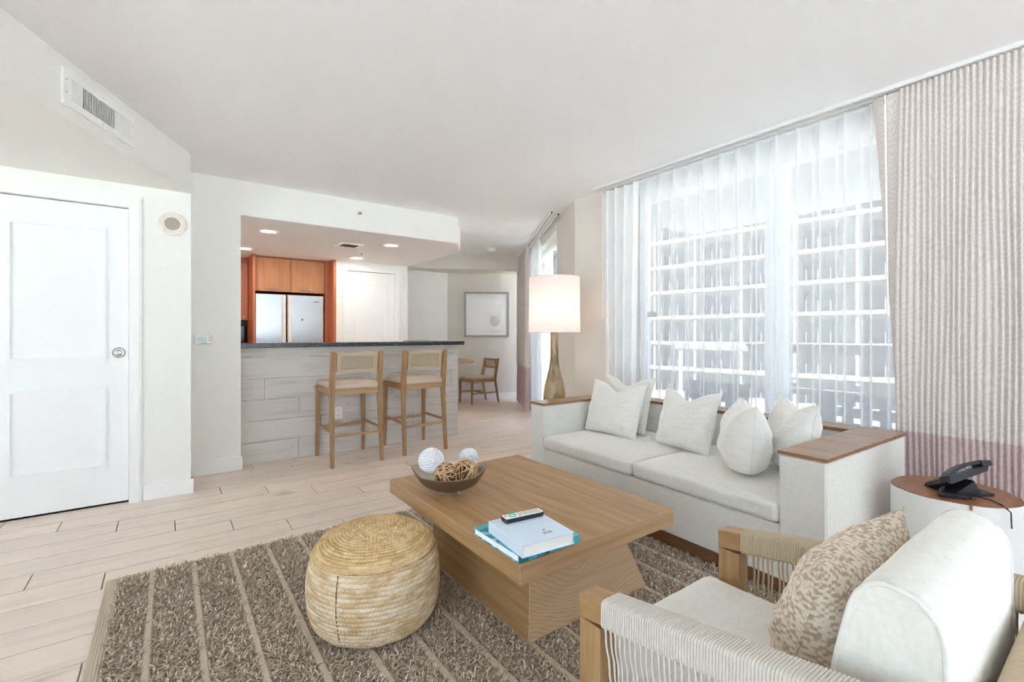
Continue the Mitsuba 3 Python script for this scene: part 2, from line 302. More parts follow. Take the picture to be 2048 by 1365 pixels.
# dining end
wallseg('wall_dining', (2.885, 7.344), C1, .14, 'pale wall of the dining corner beside the picture wall', side=1)
wallseg('wall_picture', C1, C2 + .2 * PD, .14, 'warm pale wall carrying the framed picture in the dining corner', 'm_wall_warm', side=1)
so = np.array([3.59, 6.91]); s2 = so + PD * 1.75
struct('wall_dining_bulkhead', extrude(Polygon([(2.885, 6.98), (3.48, 6.965), so, s2, C2 + .1 * PD, C1, (2.885, 7.344)]), CE - 2.234, 2.234), 'm_wall_warm', 'dropped bulkhead along the dining corner walls')
# pier between the two window walls, window walls, closing walls
A1 = np.array([3.581, 4.012])
struct('wall_right_pier', extrude(Polygon([(3.2, 2.62), (3.2, 3.325), A1, A1 + .26 * WN, (3.50, 3.15), (3.45, 2.62)]), CE), 'm_wall_warm', 'warm white wall pier between the two window walls behind the lamp')
struct('wall_right', cat([bx(3.2, 3.45, -.80, 2.62, 2.34, CE), bx(3.2, 3.45, -4.5, -.80, 0, CE)]), 'm_wall', 'white wall around the living room windows')
struct('wall_right_sill', bx(3.26, 3.45, -.80, 2.62, -.05, .06), 'm_frame_white', 'low white sill under the living room windows')
q0, q1 = A1 - .03 * WN, W0 + 4.05 * WD
struct('wall_dining_window', extrude(Polygon([A1, q1, q1 + .26 * WN, A1 + .26 * WN]), CE - 2.36, 2.36), 'm_wall', 'white head wall above the dining window')
wallseg('wall_back', (3.4, -4.5), (-4.5, -4.5), .14, 'white wall behind the viewer with wide windows', holes=[(.8, 4.0, .06, 2.40)], side=1)
wallseg('wall_west', (-4.5, 4.3), (-4.5, -4.6), .14, 'white wall of the room left of the viewer', holes=[(2.9, 7.9, .06, 2.40)], side=-1)
# baseboards
for nm, m, lb in (('baseboard_left', bx(-.145, .142, 4.109, 4.125, 0, .105, .003), 'white baseboard between entry door and wall corner'),
                  ('baseboard_thermostat', bx(.126, .502, 4.56, 4.575, 0, .115, .003), 'white baseboard under the thermostat'),
                  ('baseboard_right', bx(3.185, 3.2, 2.7, 3.32, 0, .11, .003), 'baseboard of the pier behind the sofa')):
    struct(nm, m, 'm_trim', lb)
bb = bx(0, np.linalg.norm(C2 - C1), 0, .014, 0, .11); struct('baseboard_picture', frame_map(bb, [*C1, 0], [*PD, 0], [*PN, 0], [0, 0, 1]), 'm_trim', 'white baseboard under the framed picture')
struct('baseboard_dining', bx(2.89, C1[0], 7.33, 7.344, 0, .11), 'm_trim', 'white baseboard of the dining corner')
# entry door
def panel_frame(x0, x1, z0, z1, y, w=.030, h=.016):
    ms = []
    for inset, hh in ((0, h * .55), (w * .30, h), (w * .72, h * .4)):
        o = sbox(x0 + inset, z0 + inset, x1 - inset, z1 - inset); wi = w - inset
        o = o.difference(sbox(x0 + w, z0 + w, x1 - w, z1 - w)); ms.append(frame_map(extrude(o, hh), [0, y, 0], [1, 0, 0], [0, 0, 1], [0, -1, 0]))
    return cat(ms)
d1 = numbered('door_1'); labels[d1] = {'label': 'white two-panel entry door with a round metal lock', 'kind': 'structure'}
obj('leaf', bx(-.933, -.227, 4.150, 4.192, .014, 2.016, .002), 'm_door', d1)
obj('panel_moulding', panel_frame(-.82, -.335, .976, 1.877, 4.150), 'm_door', d1); obj('panel_moulding', panel_frame(-.82, -.335, .250, .815, 4.150), 'm_door', d1)
kn = lathe([(0, 0), (.036, 0), (.036, .004), (.028, .012), (.020, .013), (.017, .022), (.008, .024), (0, .024)], 32)
obj('lock', frame_map(kn, [-.278, 4.150, 1.029], [1, 0, 0], [0, 0, 1], [0, -1, 0]), 'm_metal', d1, smooth=30)
obj('seal', bx(-.933, -.227, 4.165, 4.185, 0, .014), 'm_dark', d1)
obj('stop', bx(-.945, -.215, 4.195, 4.24, 0, 2.03), 'm_dark', d1)
def casing(x0, x1, zt, y, w=.078, name='trim_1', lab=''):
    P = sbox(x0 - w, 0, x1 + w, zt + w).difference(sbox(x0, -1, x1, zt)); k = numbered(name); labels[k] = {'label': lab, 'kind': 'structure'}
    for i, (ins, h) in enumerate(((0, .016), (.012, .022), (.052, .013))):
        q = sbox(x0 - w + ins, 0, x1 + w - ins, zt + w - ins).difference(sbox(x0, -1, x1, zt)) if i < 2 else P
        if i == 1: q = q.difference(sbox(x0 - .035, -1, x1 + .035, zt + .035))
        obj('moulding', frame_map(extrude(q, h), [0, y, 0], [1, 0, 0], [0, 0, 1], [0, -1, 0]), 'm_trim', k)
    return k
casing(-.937, -.223, 2.02, 4.125, .068, 'trim_1', 'white moulded casing around the entry door')
d2 = numbered('door_2'); labels[d2] = {'label': 'white pantry door with one tall recessed panel', 'kind': 'structure'}
obj('leaf', bx(1.994, 2.690, 6.600, 6.64, .01, 2.040, .002), 'm_door', d2); obj('panel_moulding', panel_frame(2.10, 2.575, .2, 1.885, 6.600, .024, .008), 'm_door', d2)
for z in (.3, 1.07, 1.80): obj('hinge', bx(1.985, 1.998, 6.588, 6.601, z - .05, z + .05, .002), 'm_metal', d2)
casing(1.99, 2.694, 2.043, 6.583, .066, 'trim_2', 'white moulded casing around the pantry door')

# ------------------------------------------------------------------ windows
def window(name, label, o, d, n, W, z0, z1, mull, fw=.055, mat='m_frame_white', dep=.07, glass='m_glass'):
    """frame, mullions at u positions in mull (u, width), panes between"""
    key = numbered(name); labels[key] = {'label': label, 'kind': 'structure'}
    o, d, n, up = np.array([*o, 0.]), np.array([*d, 0.]), np.array([*n, 0.]), np.array([0, 0, 1.])
    P = sbox(0, z0, W, z1).difference(sbox(fw, z0 + fw, W - fw, z1 - fw))
    obj('frame', frame_map(extrude(P, dep), o, d, up, n), mat, key)
    e = [fw]
    for u, w in mull:
        obj('mullion', frame_map(bx(u - w / 2, u + w / 2, z0 + fw, z1 - fw, -.01, dep + .01, .004), o, d, up, n), mat, key); e += [u - w / 2, u + w / 2]
    e.append(W - fw)
    for a, b in zip(e[::2], e[1::2]):
        v = [o + d * a + up * (z0 + fw) + n * dep * .5, o + d * b + up * (z0 + fw) + n * dep * .5, o + d * b + up * (z1 - fw) + n * dep * .5, o + d * a + up * (z1 - fw) + n * dep * .5]
        obj('pane', TM(v, [(0, 1, 2), (0, 2, 3)]), glass, key)
    return key
w1 = window('window_1', 'tall white framed window wall behind the sofa and sheer curtain', (3.30, 2.62), (0, -1), (1, 0), 3.40, .06, 2.34, [(1.122, .125), (2.42, .13)], .06, glass='m_glass_tint')
obj('latch', bx(3.285, 3.30, 2.44, 2.54, 1.30, 1.345, .004), 'm_frame_dark', w1)
gs = A1 + .13 * WN
w2 = window('window_2', 'dining window with a dark meeting stile beside the pier', gs, WD, WN, float(np.dot(q1 - A1, WD)) - .05, .0, 2.36, [(2.4, .09)], .05)
obj('dark_stile', frame_map(bx(1.10, 1.16, 0.05, 2.31, .05, .10), [*gs, 0], [*WD, 0], [0, 0, 1], [*WN, 0]), 'm_frame_dark', w2)
window('window_3', 'wide windows behind the viewer', (2.60, -4.5), (-1, 0), (0, -1), 3.2, .06, 2.40, [(1.07, .1), (2.13, .1)], .05)
window('window_4', 'wide windows left of the viewer', (-4.5, -3.6), (0, 1), (-1, 0), 5.0, .06, 2.40, [(1.25, .1), (2.5, .1), (3.75, .1)], .05)

# ------------------------------------------------------------------ bar and kitchen
bar = numbered('wall_bar'); labels[bar] = {'label': 'half-height bar wall clad in pale grey wood-look planks', 'kind': 'structure'}
obj('core', bx(.36, 2.667, 4.708, 4.84, 0, 1.036), 'm_trim', bar)
for r in range(6):
    z0, z1 = .189 * r, min(.189 * (r + 1), 1.034)
    js = sorted(x for x in [(.49 + (.48, .48 + .2, -.1 + .58, .2, .767, .35)[r] + k * (.95 if r % 2 else 1.2)) for k in range(-1, 4)] if .53 < x < 2.64)
    e = [.36] + js + [2.675]
    for a, b in zip(e[:-1], e[1:]): obj('plank', bx(a + .0012, b - .0012, 4.699, 4.712, z0 + .0012, z1 - .0012, .0012), 'm_bar_plank', bar)
obj('end_panel', bx(2.664, 2.676, 4.702, 4.842, 0, 1.034, .002), 'm_trim', bar)
top = obj('bar_counter', cat([bx(.49, 2.69, 4.575, 4.98, 1.036, 1.075, .003), bx(2.36, 2.69, 4.975, 5.52, 1.036, 1.075, .003)]), 'm_granite')
tag(top, 'dark granite bar counter on the plank-clad half wall', 'counter')
obj('return_wall', bx(2.45, 2.66, 4.85, 5.48, 0, 1.035, .003), 'm_trim', bar)
# fridge in its enclosure
fe = thing('fridge_cabinet', 'oak kitchen enclosure with two doors above the steel fridge', 'cabinet')
obj('side_panel', bx(.845, .872, 6.66, 7.44, 0, 2.168, .002), 'm_cabinet_red', fe); obj('side_panel', bx(1.74, 1.80, 6.76, 7.44, 0, 2.168, .002), 'm_cabinet_red', fe); obj('side_panel', bx(1.80, 1.838, 6.575, 7.44, 0, 2.168, .002), 'm_cabinet_red', fe)
obj('carcass', bx(.872, 1.74, 6.80, 7.44, 1.725, 2.165), 'm_cabinet_red', fe)
for a, b, hx in ((.876, 1.303, 1.09), (1.307, 1.738, 1.50)):
    d = obj('door', bx(a, b, 6.778, 6.80, 1.715, 2.15, .002), 'm_cabinet', fe)
    hd = tube([(hx - .075, 6.778, 1.757), (hx - .075, 6.755, 1.757), (hx - .06, 6.748, 1.757), (hx + .06, 6.748, 1.757), (hx + .075, 6.755, 1.757), (hx + .075, 6.778, 1.757)], .007, 8)
    obj('handle', hd, 'm_metal', d, smooth=40)
fr = thing('fridge', 'stainless steel side by side fridge under the oak cabinet doors', 'fridge')
obj('body', bx(.885, 1.728, 6.83, 7.42, .02, 1.69, .004), 'm_black', fr)
for a, b, s in ((.888, 1.248, 1), (1.262, 1.726, -1)):
    d = obj('door', bx(a, b, 6.775, 6.828, .06, 1.683, .006), 'm_steel', fr)
    x = b - .028 if s > 0 else a + .028
    obj('handle', bx(x - .022, x + .022, 6.745, 6.777, .35, 1.66, .008), 'm_white_plastic', d)
obj('badge', bx(1.60, 1.665, 6.770, 6.776, 1.588, 1.606, .001), 'm_frame_grey', fr); obj('sticker', rot(bx(-.012, .012, 0, .002, -.012, .012), 45, (0, 1, 0)).apply_translation((1.45, 6.772, 1.35)), 'm_grey_ink', fr)
uc = thing('upper_cabinet', 'reddish oak upper cabinet left of the fridge enclosure', 'cabinet')
obj('carcass', bx(.13, .842, 7.10, 7.455, 1.36, 2.168), 'm_cabinet_red', uc); d = obj('door', bx(.50, .838, 7.08, 7.10, 1.34, 2.10, .002), 'm_cabinet_red', uc); obj('door', bx(.14, .496, 7.08, 7.10, 1.34, 2.10, .002), 'm_cabinet_red', uc)
obj('knob', lathe([(0, 0), (.012, 0), (.012, .016), (0, .018)], 12).apply_transform(trimesh.transformations.rotation_matrix(PI / 2, (1, 0, 0))).apply_translation((.80, 7.08, 1.38)), 'm_metal', d)
bc = thing('base_cabinet', 'oak base cabinet with a dark counter left of the fridge', 'cabinet')
obj('carcass', bx(.13, .842, 6.90, 7.455, .08, .88), 'm_cabinet_red', bc); obj('worktop', bx(.125, .843, 6.87, 7.455, .88, .92, .003), 'm_granite', bc); obj('backsplash', bx(.125, .843, 7.44, 7.456, .92, 1.36), 'm_granite', bc)
cm = thing('coffee_maker', 'black coffee maker on the counter left of the fridge', 'coffee maker')
obj('body', bx(.60, .82, 7.12, 7.38, .92, 1.28, .012), 'm_black_gloss', cm); obj('trim_band', bx(.60, .66, 7.112, 7.122, .98, 1.25, .003), 'm_lcd', cm)
# recessed lights, vent, sprinkler in the kitchen ceiling
for i, (x, y, where) in enumerate(((.787, 5.13, 'nearest the wall pier'), (.72, 6.32, 'in front of the red upper cabinet'), (2.04, 5.11, 'nearest the end of the bulkhead'), (2.00, 6.22, 'in front of the pantry door'))):
    L = thing('recessed_light', f'lit round recessed light in the kitchen ceiling {where}', 'ceiling light', 'recessed kitchen lights')
    obj('trim_ring', lathe([(.066, 0), (.098, 0), (.100, -.004), (.094, -.009), (.070, -.006), (.066, 0)], 40, (x, y, 2.171)), 'm_white_plastic', L, smooth=30)
    obj('lens', lathe([(0, -.003), (.068, -.002)], 40, (x, y, 2.171))  , 'm_white_plastic', L, emitter=lamp("l", 2.7, WARM)); scene[L + '__lens']['flip_normals'] = False
v = thing('kitchen_vent', 'small square louvred vent in the kitchen ceiling', 'vent')
obj('frame', frame_map(extrude(sbox(-.13, -.13, .13, .13).difference(sbox(-.09, -.09, .09, .09)), .008), (1.655, 5.40, 2.163), (1, 0, 0), (0, 1, 0), (0, 0, 1)), 'm_white_plastic', v)
obj('backing', bx(1.565, 1.745, 5.31, 5.49, 2.1695, 2.1705), 'm_dark', v)
for k in range(8): obj('louver', rot(bx(-.002, .002, -.09, .09, -.006, .006), 35, (0, 1, 0)).apply_translation((1.577 + k * .0225, 5.40, 2.1645)), 'm_metal', v)
def sprinkler(label, o, dn):
    k = thing('sprinkler_head', label, 'sprinkler'); dn = np.array(dn, float); u = np.array([1., 0, 0]); w = np.cross(dn, u)
    obj('rosette', frame_map(lathe([(0, 0), (.030, 0), (.029, .005), (.016, .007), (.012, .004), (0, .004)], 28), o, u, w, dn), 'm_white_plastic', k, smooth=30)
    obj('nozzle', frame_map(cat([cyl(.008, .004, .03), cyl(.016, .03, .034, seg=12), tube([(.011, 0, .005), (.013, 0, .02), (.006, 0, .032)], .0025), tube([(-.011, 0, .005), (-.013, 0, .02), (-.006, 0, .032)], .0025)]), o, u, w, dn), 'm_metal', k)
sprinkler('small metal sprinkler head on the bulkhead above the bar', (1.50, 4.575, 2.335), (0, -1, 0)); sprinkler('small sprinkler head hanging from the kitchen ceiling', (1.93, 5.80, 2.171), (0, 0, -1))
sm = thing('smoke_detector', 'white round smoke detector on the dining ceiling', 'smoke detector')
obj('base', lathe([(0, 0), (.075, 0), (.075, -.012), (.062, -.02), (.055, -.034), (0, -.036)], 32, (3.97, 5.95, CE)), 'm_white_plastic', sm, smooth=30)
# wall things
vt = thing('wall_vent', 'long white air vent with vertical louvres on the angled bulkhead', 'vent')
vo, vu, vn = np.array([*(cs + sd * .694), 2.238]), np.array([*sd, 0]), np.array([-sd[1], sd[0], 0])
vn = vn if vn[0] > 0 else -vn
VL, VH = .546, .172
obj('frame', frame_map(extrude(sbox(0, 0, VL, VH).difference(sbox(.035, .035, VL - .035, VH - .035)), .012), vo, vu, (0, 0, 1), vn), 'm_trim', vt)
obj('backing', frame_map(bx(.035, VL - .035, .035, VH - .035, .0005, .0015), vo, vu, (0, 0, 1), vn), 'm_dark', vt)
for k in range(25):
    ang = 24 if 6 < k < 20 else -22
    obj('louver', frame_map(mov(rot(bx(-.0008, .0008, .036, VH - .036, -.009, .009), ang, (0, 1, 0)), (.045 + k * .0192, 0, .007)), vo, vu, (0, 0, 1), vn), 'm_trim', vt)
for a, b in ((.017, .06), (.017, .12), (VL / 2, .017), (VL / 2, VH - .017), (VL - .017, .06), (VL - .017, .12)): obj('screw', frame_map(mov(cyl(.004, 0, .0135, seg=10), (a, b, 0)), vo, vu, (0, 0, 1), vn), 'm_metal', vt)
sp = thing('wall_speaker', 'round white speaker with a beige mesh grille on the wall beside the entry door', 'speaker')
prin('m_speaker', rgb(228, 219, 210), .5)
obj('rim', frame_map(lathe([(.046, .006), (.046, .012), (.070, .016), (.082, .012), (.084, 0), (.046, 0)], 48), (.017, 4.125, 1.942), (1, 0, 0), (0, 0, 1), (0, -1, 0)), 'm_speaker', sp, smooth=40)
obj('grille', frame_map(lathe([(0, .012), (.03, .011), (.046, .009)], 32), (.017, 4.125, 1.942), (1, 0, 0), (0, 0, 1), (0, -1, 0)), 'm_grille', sp)
for a in (45, 135, 225, 315): obj('screw', frame_map(mov(cyl(.0035, 0, .017, seg=8), (.064 * math.cos(math.radians(a)), .064 * math.sin(math.radians(a)), 0)), (.017, 4.125, 1.942), (1, 0, 0), (0, 0, 1), (0, -1, 0)), 'm_metal', sp)
tm = thing('thermostat', 'white thermostat with a pale screen on the wall pier', 'thermostat')
obj('case', bx(.158, .290, 4.552, 4.575, 1.070, 1.153, .012), 'm_white_plastic', tm); obj('screen', bx(.176, .243, 4.5505, 4.5525, 1.092, 1.135, .001), 'm_lcd', tm)
for x, z in ((.212, 1.080), (.236, 1.080), (.267, 1.125), (.267, 1.105)): obj('button', bx(x - .006, x + .006, 4.549, 4.553, z - .004, z + .004, .001), 'm_frame_grey', tm)
ol = thing('wall_outlet', 'white power outlet on the plank-clad bar front behind a stool', 'outlet')
obj('plate', bx(1.302, 1.372, 4.694, 4.699, .325, .445, .002), 'm_white_plastic', ol)
for z in (.358, .412):
    for x in (1.325, 1.340): obj('slot', bx(x - .0015, x + .0015, 4.6930, 4.6945, z - .007, z + .007), 'm_dark', ol)

# ------------------------------------------------------------------ picture
pc = thing('framed_picture', 'square framed shell print under glass on the dining wall', 'picture')
po = np.array([*(C1 + PD * .295), 1.105]); pu, pn = np.array([*PD, 0]), np.array([*PN, 0]); PW, PH = .795, .80
fm = lambda m: frame_map(m, po, pu, (0, 0, 1), pn)
obj('frame', fm(extrude(sbox(0, 0, PW, PH).difference(sbox(.03, .03, PW - .03, PH - .03)), .03)), 'm_frame_grey', pc)
obj('mat_board', fm(bx(.03, PW - .03, .03, PH - .03, .004, .008)), 'm_art_paper', pc)
th = np.linspace(0, 5 * 2 * PI, 160); rr = .010 + .016 * th / (2 * PI)
obj('shell_print', fm(cat([tube(np.stack([.54 + rr * np.cos(th), .285 + rr * .95 * np.sin(th), np.full_like(th, .0085)], 1), .0032, 5)])), 'm_art_ink', pc)
gv = np.array([(.03, .03, .016), (PW - .03, .03, .016), (PW - .03, PH - .03, .016), (.03, PH - .03, .016)])
obj('glass', fm(TM(gv, [(0, 1, 2), (0, 2, 3)])), 'm_glass', pc)

# ------------------------------------------------------------------ curtains and tracks
def curtain_mesh(p0, p1, z0, z1, amp, wave, seed, nz=28, sharp=1.0, per=14, spread=0.0, soft=1.0):
    """pleated cloth hung along p0 -> p1; (mesh, uv)"""
    p0, p1 = np.array(p0, float), np.array(p1, float); L = np.linalg.norm(p1 - p0); d = (p1 - p0) / L; n = np.array([-d[1], d[0]])
    K = max(1, int(round(L / wave))); nu = K * per + 1
    u = np.linspace(0, 1, nu); z = np.linspace(0, 1, nz)
    U, Zz = np.meshgrid(u, z, indexing='ij')
    ph = 2 * PI * K * U
    lo = 1 - Zz
    wob = (meshkit.fbm(np.stack([U * K * .8, Zz * 1.6, np.full_like(U, seed * 5.1)], -1), 3, seed) - .5)
    wob = wob * soft; am = amp * (1 + .5 * soft * lo * (meshkit.noise(np.stack([U * K * .45, np.full_like(U, 3.), np.full_like(U, seed * 1.)], -1), seed) - .3) * 1.6)
    s = np.sin(ph + 1.4 * wob * lo)
    s = np.sign(s) * np.abs(s) ** sharp
    off = am * s + .03 * wob * lo
    along = U * L + .30 * wave * np.sin(2 * ph) * .5 + wave * .55 * wob * lo + spread * (U - .5) * lo * 2
    X = p0[0] + d[0] * along + n[0] * off; Y = p0[1] + d[1] * along + n[1] * off
    Z = z0 + (z1 - z0) * Zz
    return grid(np.stack([X, Y, Z], -1)), np.stack([U * L * 2.2, Z], -1).reshape(-1, 2)
def track(label, p0, p1, w=.026, h=.022):
    p0, p1 = np.array([*p0, 0.]), np.array([*p1, 0.]); L = np.linalg.norm(p1 - p0); d = (p1 - p0) / L; n = np.array([-d[1], d[0], 0])
    k = thing('curtain_track', label, 'curtain track')
    obj('rail', frame_map(cat([bx(0, L, -w / 2, -w / 2 + .003, -h, 0), bx(0, L, w / 2 - .003, w / 2, -h, 0), bx(0, L, -w / 2, w / 2, -.003, 0), bx(0, L, -w / 2, -w / 2 + .008, -h, -h + .003), bx(0, L, w / 2 - .008, w / 2, -h, -h + .003)]), [*p0[:2], CE], d, n, (0, 0, 1)), 'm_track', k)
    obj('slot', frame_map(bx(0, L, -w / 2 + .003, w / 2 - .003, -.006, -.003), [*p0[:2], CE], d, n, (0, 0, 1)), 'm_dark', k)
track('white ceiling track carrying the heavy living room drape', (3.075, 2.95), (3.075, -1.9)); track('white ceiling track carrying the long living room sheer', (3.150, 2.93), (3.150, -1.9))
# the long sheer: a gathered bunch at the wall end, then even ripple folds
sh = thing('sheer_curtain', 'long white sheer curtain across the window behind the sofa', 'curtain')
m, uv = curtain_mesh((3.135, 2.90), (3.135, 2.50), .02, 2.42, .034, .10, 3, 30, .7, 20, -.05, soft=.35)
obj('gathered_cloth', m, 'm_sheer_dense', sh, smooth=True)
m, uv = curtain_mesh((3.150, 2.50), (3.150, .50), .02, 2.42, .034, .125, 5, 26, .55, 24, soft=.12)
obj('rippled_cloth', m, 'm_sheer', sh, smooth=True)
m, uv = curtain_mesh((3.150, 2.50), (3.150, .50), 2.33, 2.423, .0345, .125, 5, 4, .55, 24, soft=.12); obj('heading_tape', m, 'm_sheer', sh, smooth=True)
obj('pull_wand', tube([(3.118, 2.885, 2.43), (3.116, 2.88, 1.3)], .004, 8), 'm_white_plastic', sh)
# heavy drape
dc = thing('drape_curtain', 'heavy beige pleated drape with a mauve hem band beside the sofa', 'curtain')
for nm, z0, z1, mt, nz in (('cloth', .655, 2.435, 'm_drape', 40), ('hem_band', .02, .655, 'm_drape_pink', 16)):
    p0, p1 = np.array([3.065, .775]), np.array([3.065, -.85]); K = 72; per = 12; L = 1.625
    u = np.linspace(0, 1, K * per + 1); z = np.linspace(z0, z1, nz); U, Zz = np.meshgrid(u, z, indexing='ij'); lo = np.clip((2.435 - Zz) / 2.4, 0, 1)
    ph = U * K
    wob = meshkit.fbm(np.stack([U * 9, lo * 1.1, np.full_like(U, 2.)], -1), 3, 4) - .5; wob2 = meshkit.noise(np.stack([U * 15, lo * .4, np.full_like(U, 8.)], -1), 6) - .5
    lob = np.abs(np.sin(PI * (ph + 1.2 * wob2 * lo)))
    off = .014 * lob ** .6 * (1 + 1.3 * lo * wob2) + .10 * wob * lo
    Y = .775 - U * L + .05 * wob * lo * 2
    g = grid(np.stack([3.085 - off, Y, Zz], -1)); obj(nm, g, mt, dc, smooth=True, uv=np.stack([U * L * 2.4, Zz], -1).reshape(-1, 2))
nz = 30; z = np.linspace(.02, 2.43, nz); s = np.linspace(0, 1, 9); S, Zz = np.meshgrid(s, z, indexing='ij'); hgt = (Zz - .02) / 2.41
y0 = .775 + (.105 * np.clip((hgt - .25) / .75, 0, 1) ** 1.3 + .012) * S
obj('leading_edge', grid(np.stack([3.075 + .03 * S + .012 * np.sin(S * 3 + Zz), y0, Zz], -1)), 'm_drape', dc, smooth=True, uv=np.stack([S * .3, Zz], -1).reshape(-1, 2))
obj('pull_wand', tube([(3.058, .828, 2.42), (3.056, .815, 1.25)], .005, 8), 'm_white_plastic', dc)
obj('carrier_hook', cat([cyl(.006, 2.40, 2.425, 3.06, .828, 10), tube([(3.06, .828, 2.41), (3.052, .832, 2.395), (3.056, .828, 2.38)], .003)]), 'm_metal', dc)
# dining drape and sheer
off1, off2 = -.15 * WN, -.06 * WN
tp = lambda o, t: W0 + o + WD * t
track('outer white ceiling track of the dining drape', tp(off1, .42), tp(off1, 3.72)); track('inner white ceiling track of the dining sheer', tp(off2, .50), tp(off2, 3.75))
dd = thing('drape_curtain', 'beige drape with a pink hem band gathered in the dining corner', 'curtain')
for nm, z0, z1, mt in (('cloth', .66, 2.43, 'm_drape'), ('hem_band', .02, .66, 'm_drape_pink')):
    m, uv = curtain_mesh(tp(off1, 2.28), tp(off1, 3.50), z0, z1, .042, .100, 12, 24, .8, 14, soft=.6); obj(nm, m, mt, dd, smooth=True, uv=uv)
ds = thing('sheer_curtain', 'white sheer curtain gathered at the dining window beside the lamp', 'curtain')
for sd_ in (21, 22):
    m, uv = curtain_mesh(tp(off2, 1.75 + .03 * (sd_ - 21)), tp(off2, 2.75), .02, 2.43, .03, .085, sd_, 18, .8, 14); obj('cloth', m, 'm_sheer', ds, smooth=True)

# ------------------------------------------------------------------ outside: balcony, deck, opposite building
struct('balcony_floor', extrude(Polygon([(3.40, -3), (6.2, -3), (6.2, 4.2), (8.4, 8.2), (5.6, 8.2), (3.46, 3.3)]), .18, -.23), 'm_deck', 'pale balcony floor outside the window wall')
struct('balcony_ceiling', extrude(Polygon([(3.42, -3), (6.15, -3), (6.15, 3.9), (3.95, 3.9), (3.46, 3.3)]), .20, 2.60), 'm_soffit', 'underside of the balcony above, seen through the sheer')
struct('balcony_ceiling_west', bx(-7.2, -4.65, -5.2, 4.4, 2.60, 2.80), 'm_soffit', 'underside of the balcony above the windows left of the viewer')
rl = thing('balcony_railing', 'pale balcony railing with glass infill seen through the sheer curtain', 'railing')
obj('top_rail', bx(6.07, 6.14, -3, 4.2, .925, 1.035, .01), 'm_balcony', rl); obj('bottom_rail', bx(6.09, 6.12, -3, 4.2, .02, .06, .004), 'm_frame_white', rl)
for k in range(6):
    y = -2.9 + 1.4 * k; obj('post', bx(6.085, 6.125, y - .02, y + .02, -.05, .94, .003), 'm_frame_white', rl)
    if k < 5: obj('glass_panel', TM([(6.105, y + .03, .07), (6.105, y + 1.37, .07), (6.105, y + 1.37, .92), (6.105, y + .03, .92)], [(0, 1, 2), (0, 2, 3)]), 'm_glass', rl)
def patio_chair(label, y0, x0):
    k = thing('patio_chair', label, 'patio chair', 'balcony chairs'); W = .56; fl_ = -.05
    for j in range(5): obj('back_strap', hull([(x0 + .0 + .03 * s, y0 + .008 + j * .112 + w, z) for s, z in ((1, .30), (0, .72)) for w in (0, .066)] + [(x0 + .012 + .03 * s, y0 + .008 + j * .112 + w, z) for s, z in ((1, .30), (0, .72)) for w in (0, .066)]), 'm_outdoor', k)
    for z, h in ((.690, .055), (.580, .070), (.470, .070), (.360, .070)):
        o = (.72 - z) / .42 * .03; obj('cross_strap', bx(x0 - .008 + o, x0 + .004 + o, y0, y0 + W, z - h / 2, z + h / 2, .003), 'm_outdoor', k)
    for y in (y0 - .012, y0 + W + .012):
        obj('arm', hull([(x0 - .01, y - .012, .70), (x0 - .01, y + .012, .70), (x0 + .03, y - .012, .73), (x0 + .03, y + .012, .73), (x0 + .55, y - .012, .56), (x0 + .55, y + .012, .56), (x0 + .55, y - .012, .59), (x0 + .55, y + .012, .59)]), 'm_outdoor', k)
        obj('leg', beam((x0 + .02, y, fl_), (x0 + .01, y, .70), .035, .024, .03, .024), 'm_outdoor', k); obj('leg', beam((x0 + .55, y, fl_), (x0 + .53, y, .57), .035, .024, .03, .024), 'm_outdoor', k)
    obj('seat', bx(x0 + .03, x0 + .56, y0, y0 + W, .28, .32, .01), 'm_outdoor', k)
patio_chair('grey woven strap patio chair beyond the sheer, nearer the gathered curtain end', 2.06, 4.0); patio_chair('grey woven strap patio chair beyond the sheer, beside the heavy drape', .93, 4.0)
pt = thing('patio_table', 'round pale patio table between the two grey balcony chairs', 'table')
obj('tabletop', cyl(.42, .63, .665, 4.85, 1.78, 40, .006), 'm_concrete', pt, smooth=30); obj('pedestal', cyl(.04, -.03, .63, 4.85, 1.78, 16), 'm_outdoor', pt); obj('base', cyl(.24, -.05, -.02, 4.85, 1.78, 32, .004), 'm_outdoor', pt)
struct('terrace_deck', bx(12, 75, -60, 90, -6.2, -5.7), 'm_deck', 'sunlit pale deck between the two buildings')
ab = thing('apartment_building', 'pale concrete apartment building with stacked balconies across the way', 'building')
FD, FN, FO = np.array([.1219, -.9925, 0]), np.array([.9925, .1219, 0]), np.array([48.17, 36.1, 0])
fb = lambda m: frame_map(m, FO, FD, FN, (0, 0, 1))
lv = [3.35 + 3.05 * k for k in range(-3, 7)]
obj('rear_wall', fb(bx(-8, 62, 1.9, 2.3, -6, 26)), 'm_concrete_wall', ab)
for z in lv: obj('floor_slab', fb(bx(-8, 62, 0, 2.0, z - .40, z, .02)), 'm_concrete', ab)
for b in range(-1, 12):
    x = 5.12 * b
    obj('divider', fb(bx(x - .14, x + .14, .15, 1.95, -6, 26)), 'm_concrete', ab)
    for i, z in enumerate(lv[:-1]):
        if i > 0 and (0 <= b < 6 or i % 2 == 0):
            w = obj('window', fb(bx(x + .35, x + 3.3, 1.86, 1.92, z + .02, z + 2.25, .01)), 'm_far_glass', ab)
            obj('mullion', fb(bx(x + 1.80, x + 1.88, 1.84, 1.87, z + .02, z + 2.25)), 'm_concrete', w)
        if 0 <= b < 6 and i < 8:
            for q in range(1, 5): obj('railing_post', fb(bx(x + 1.02 * q - .04, x + 1.02 * q + .04, .04, .12, z, z + 1.05)), 'm_concrete', ab)

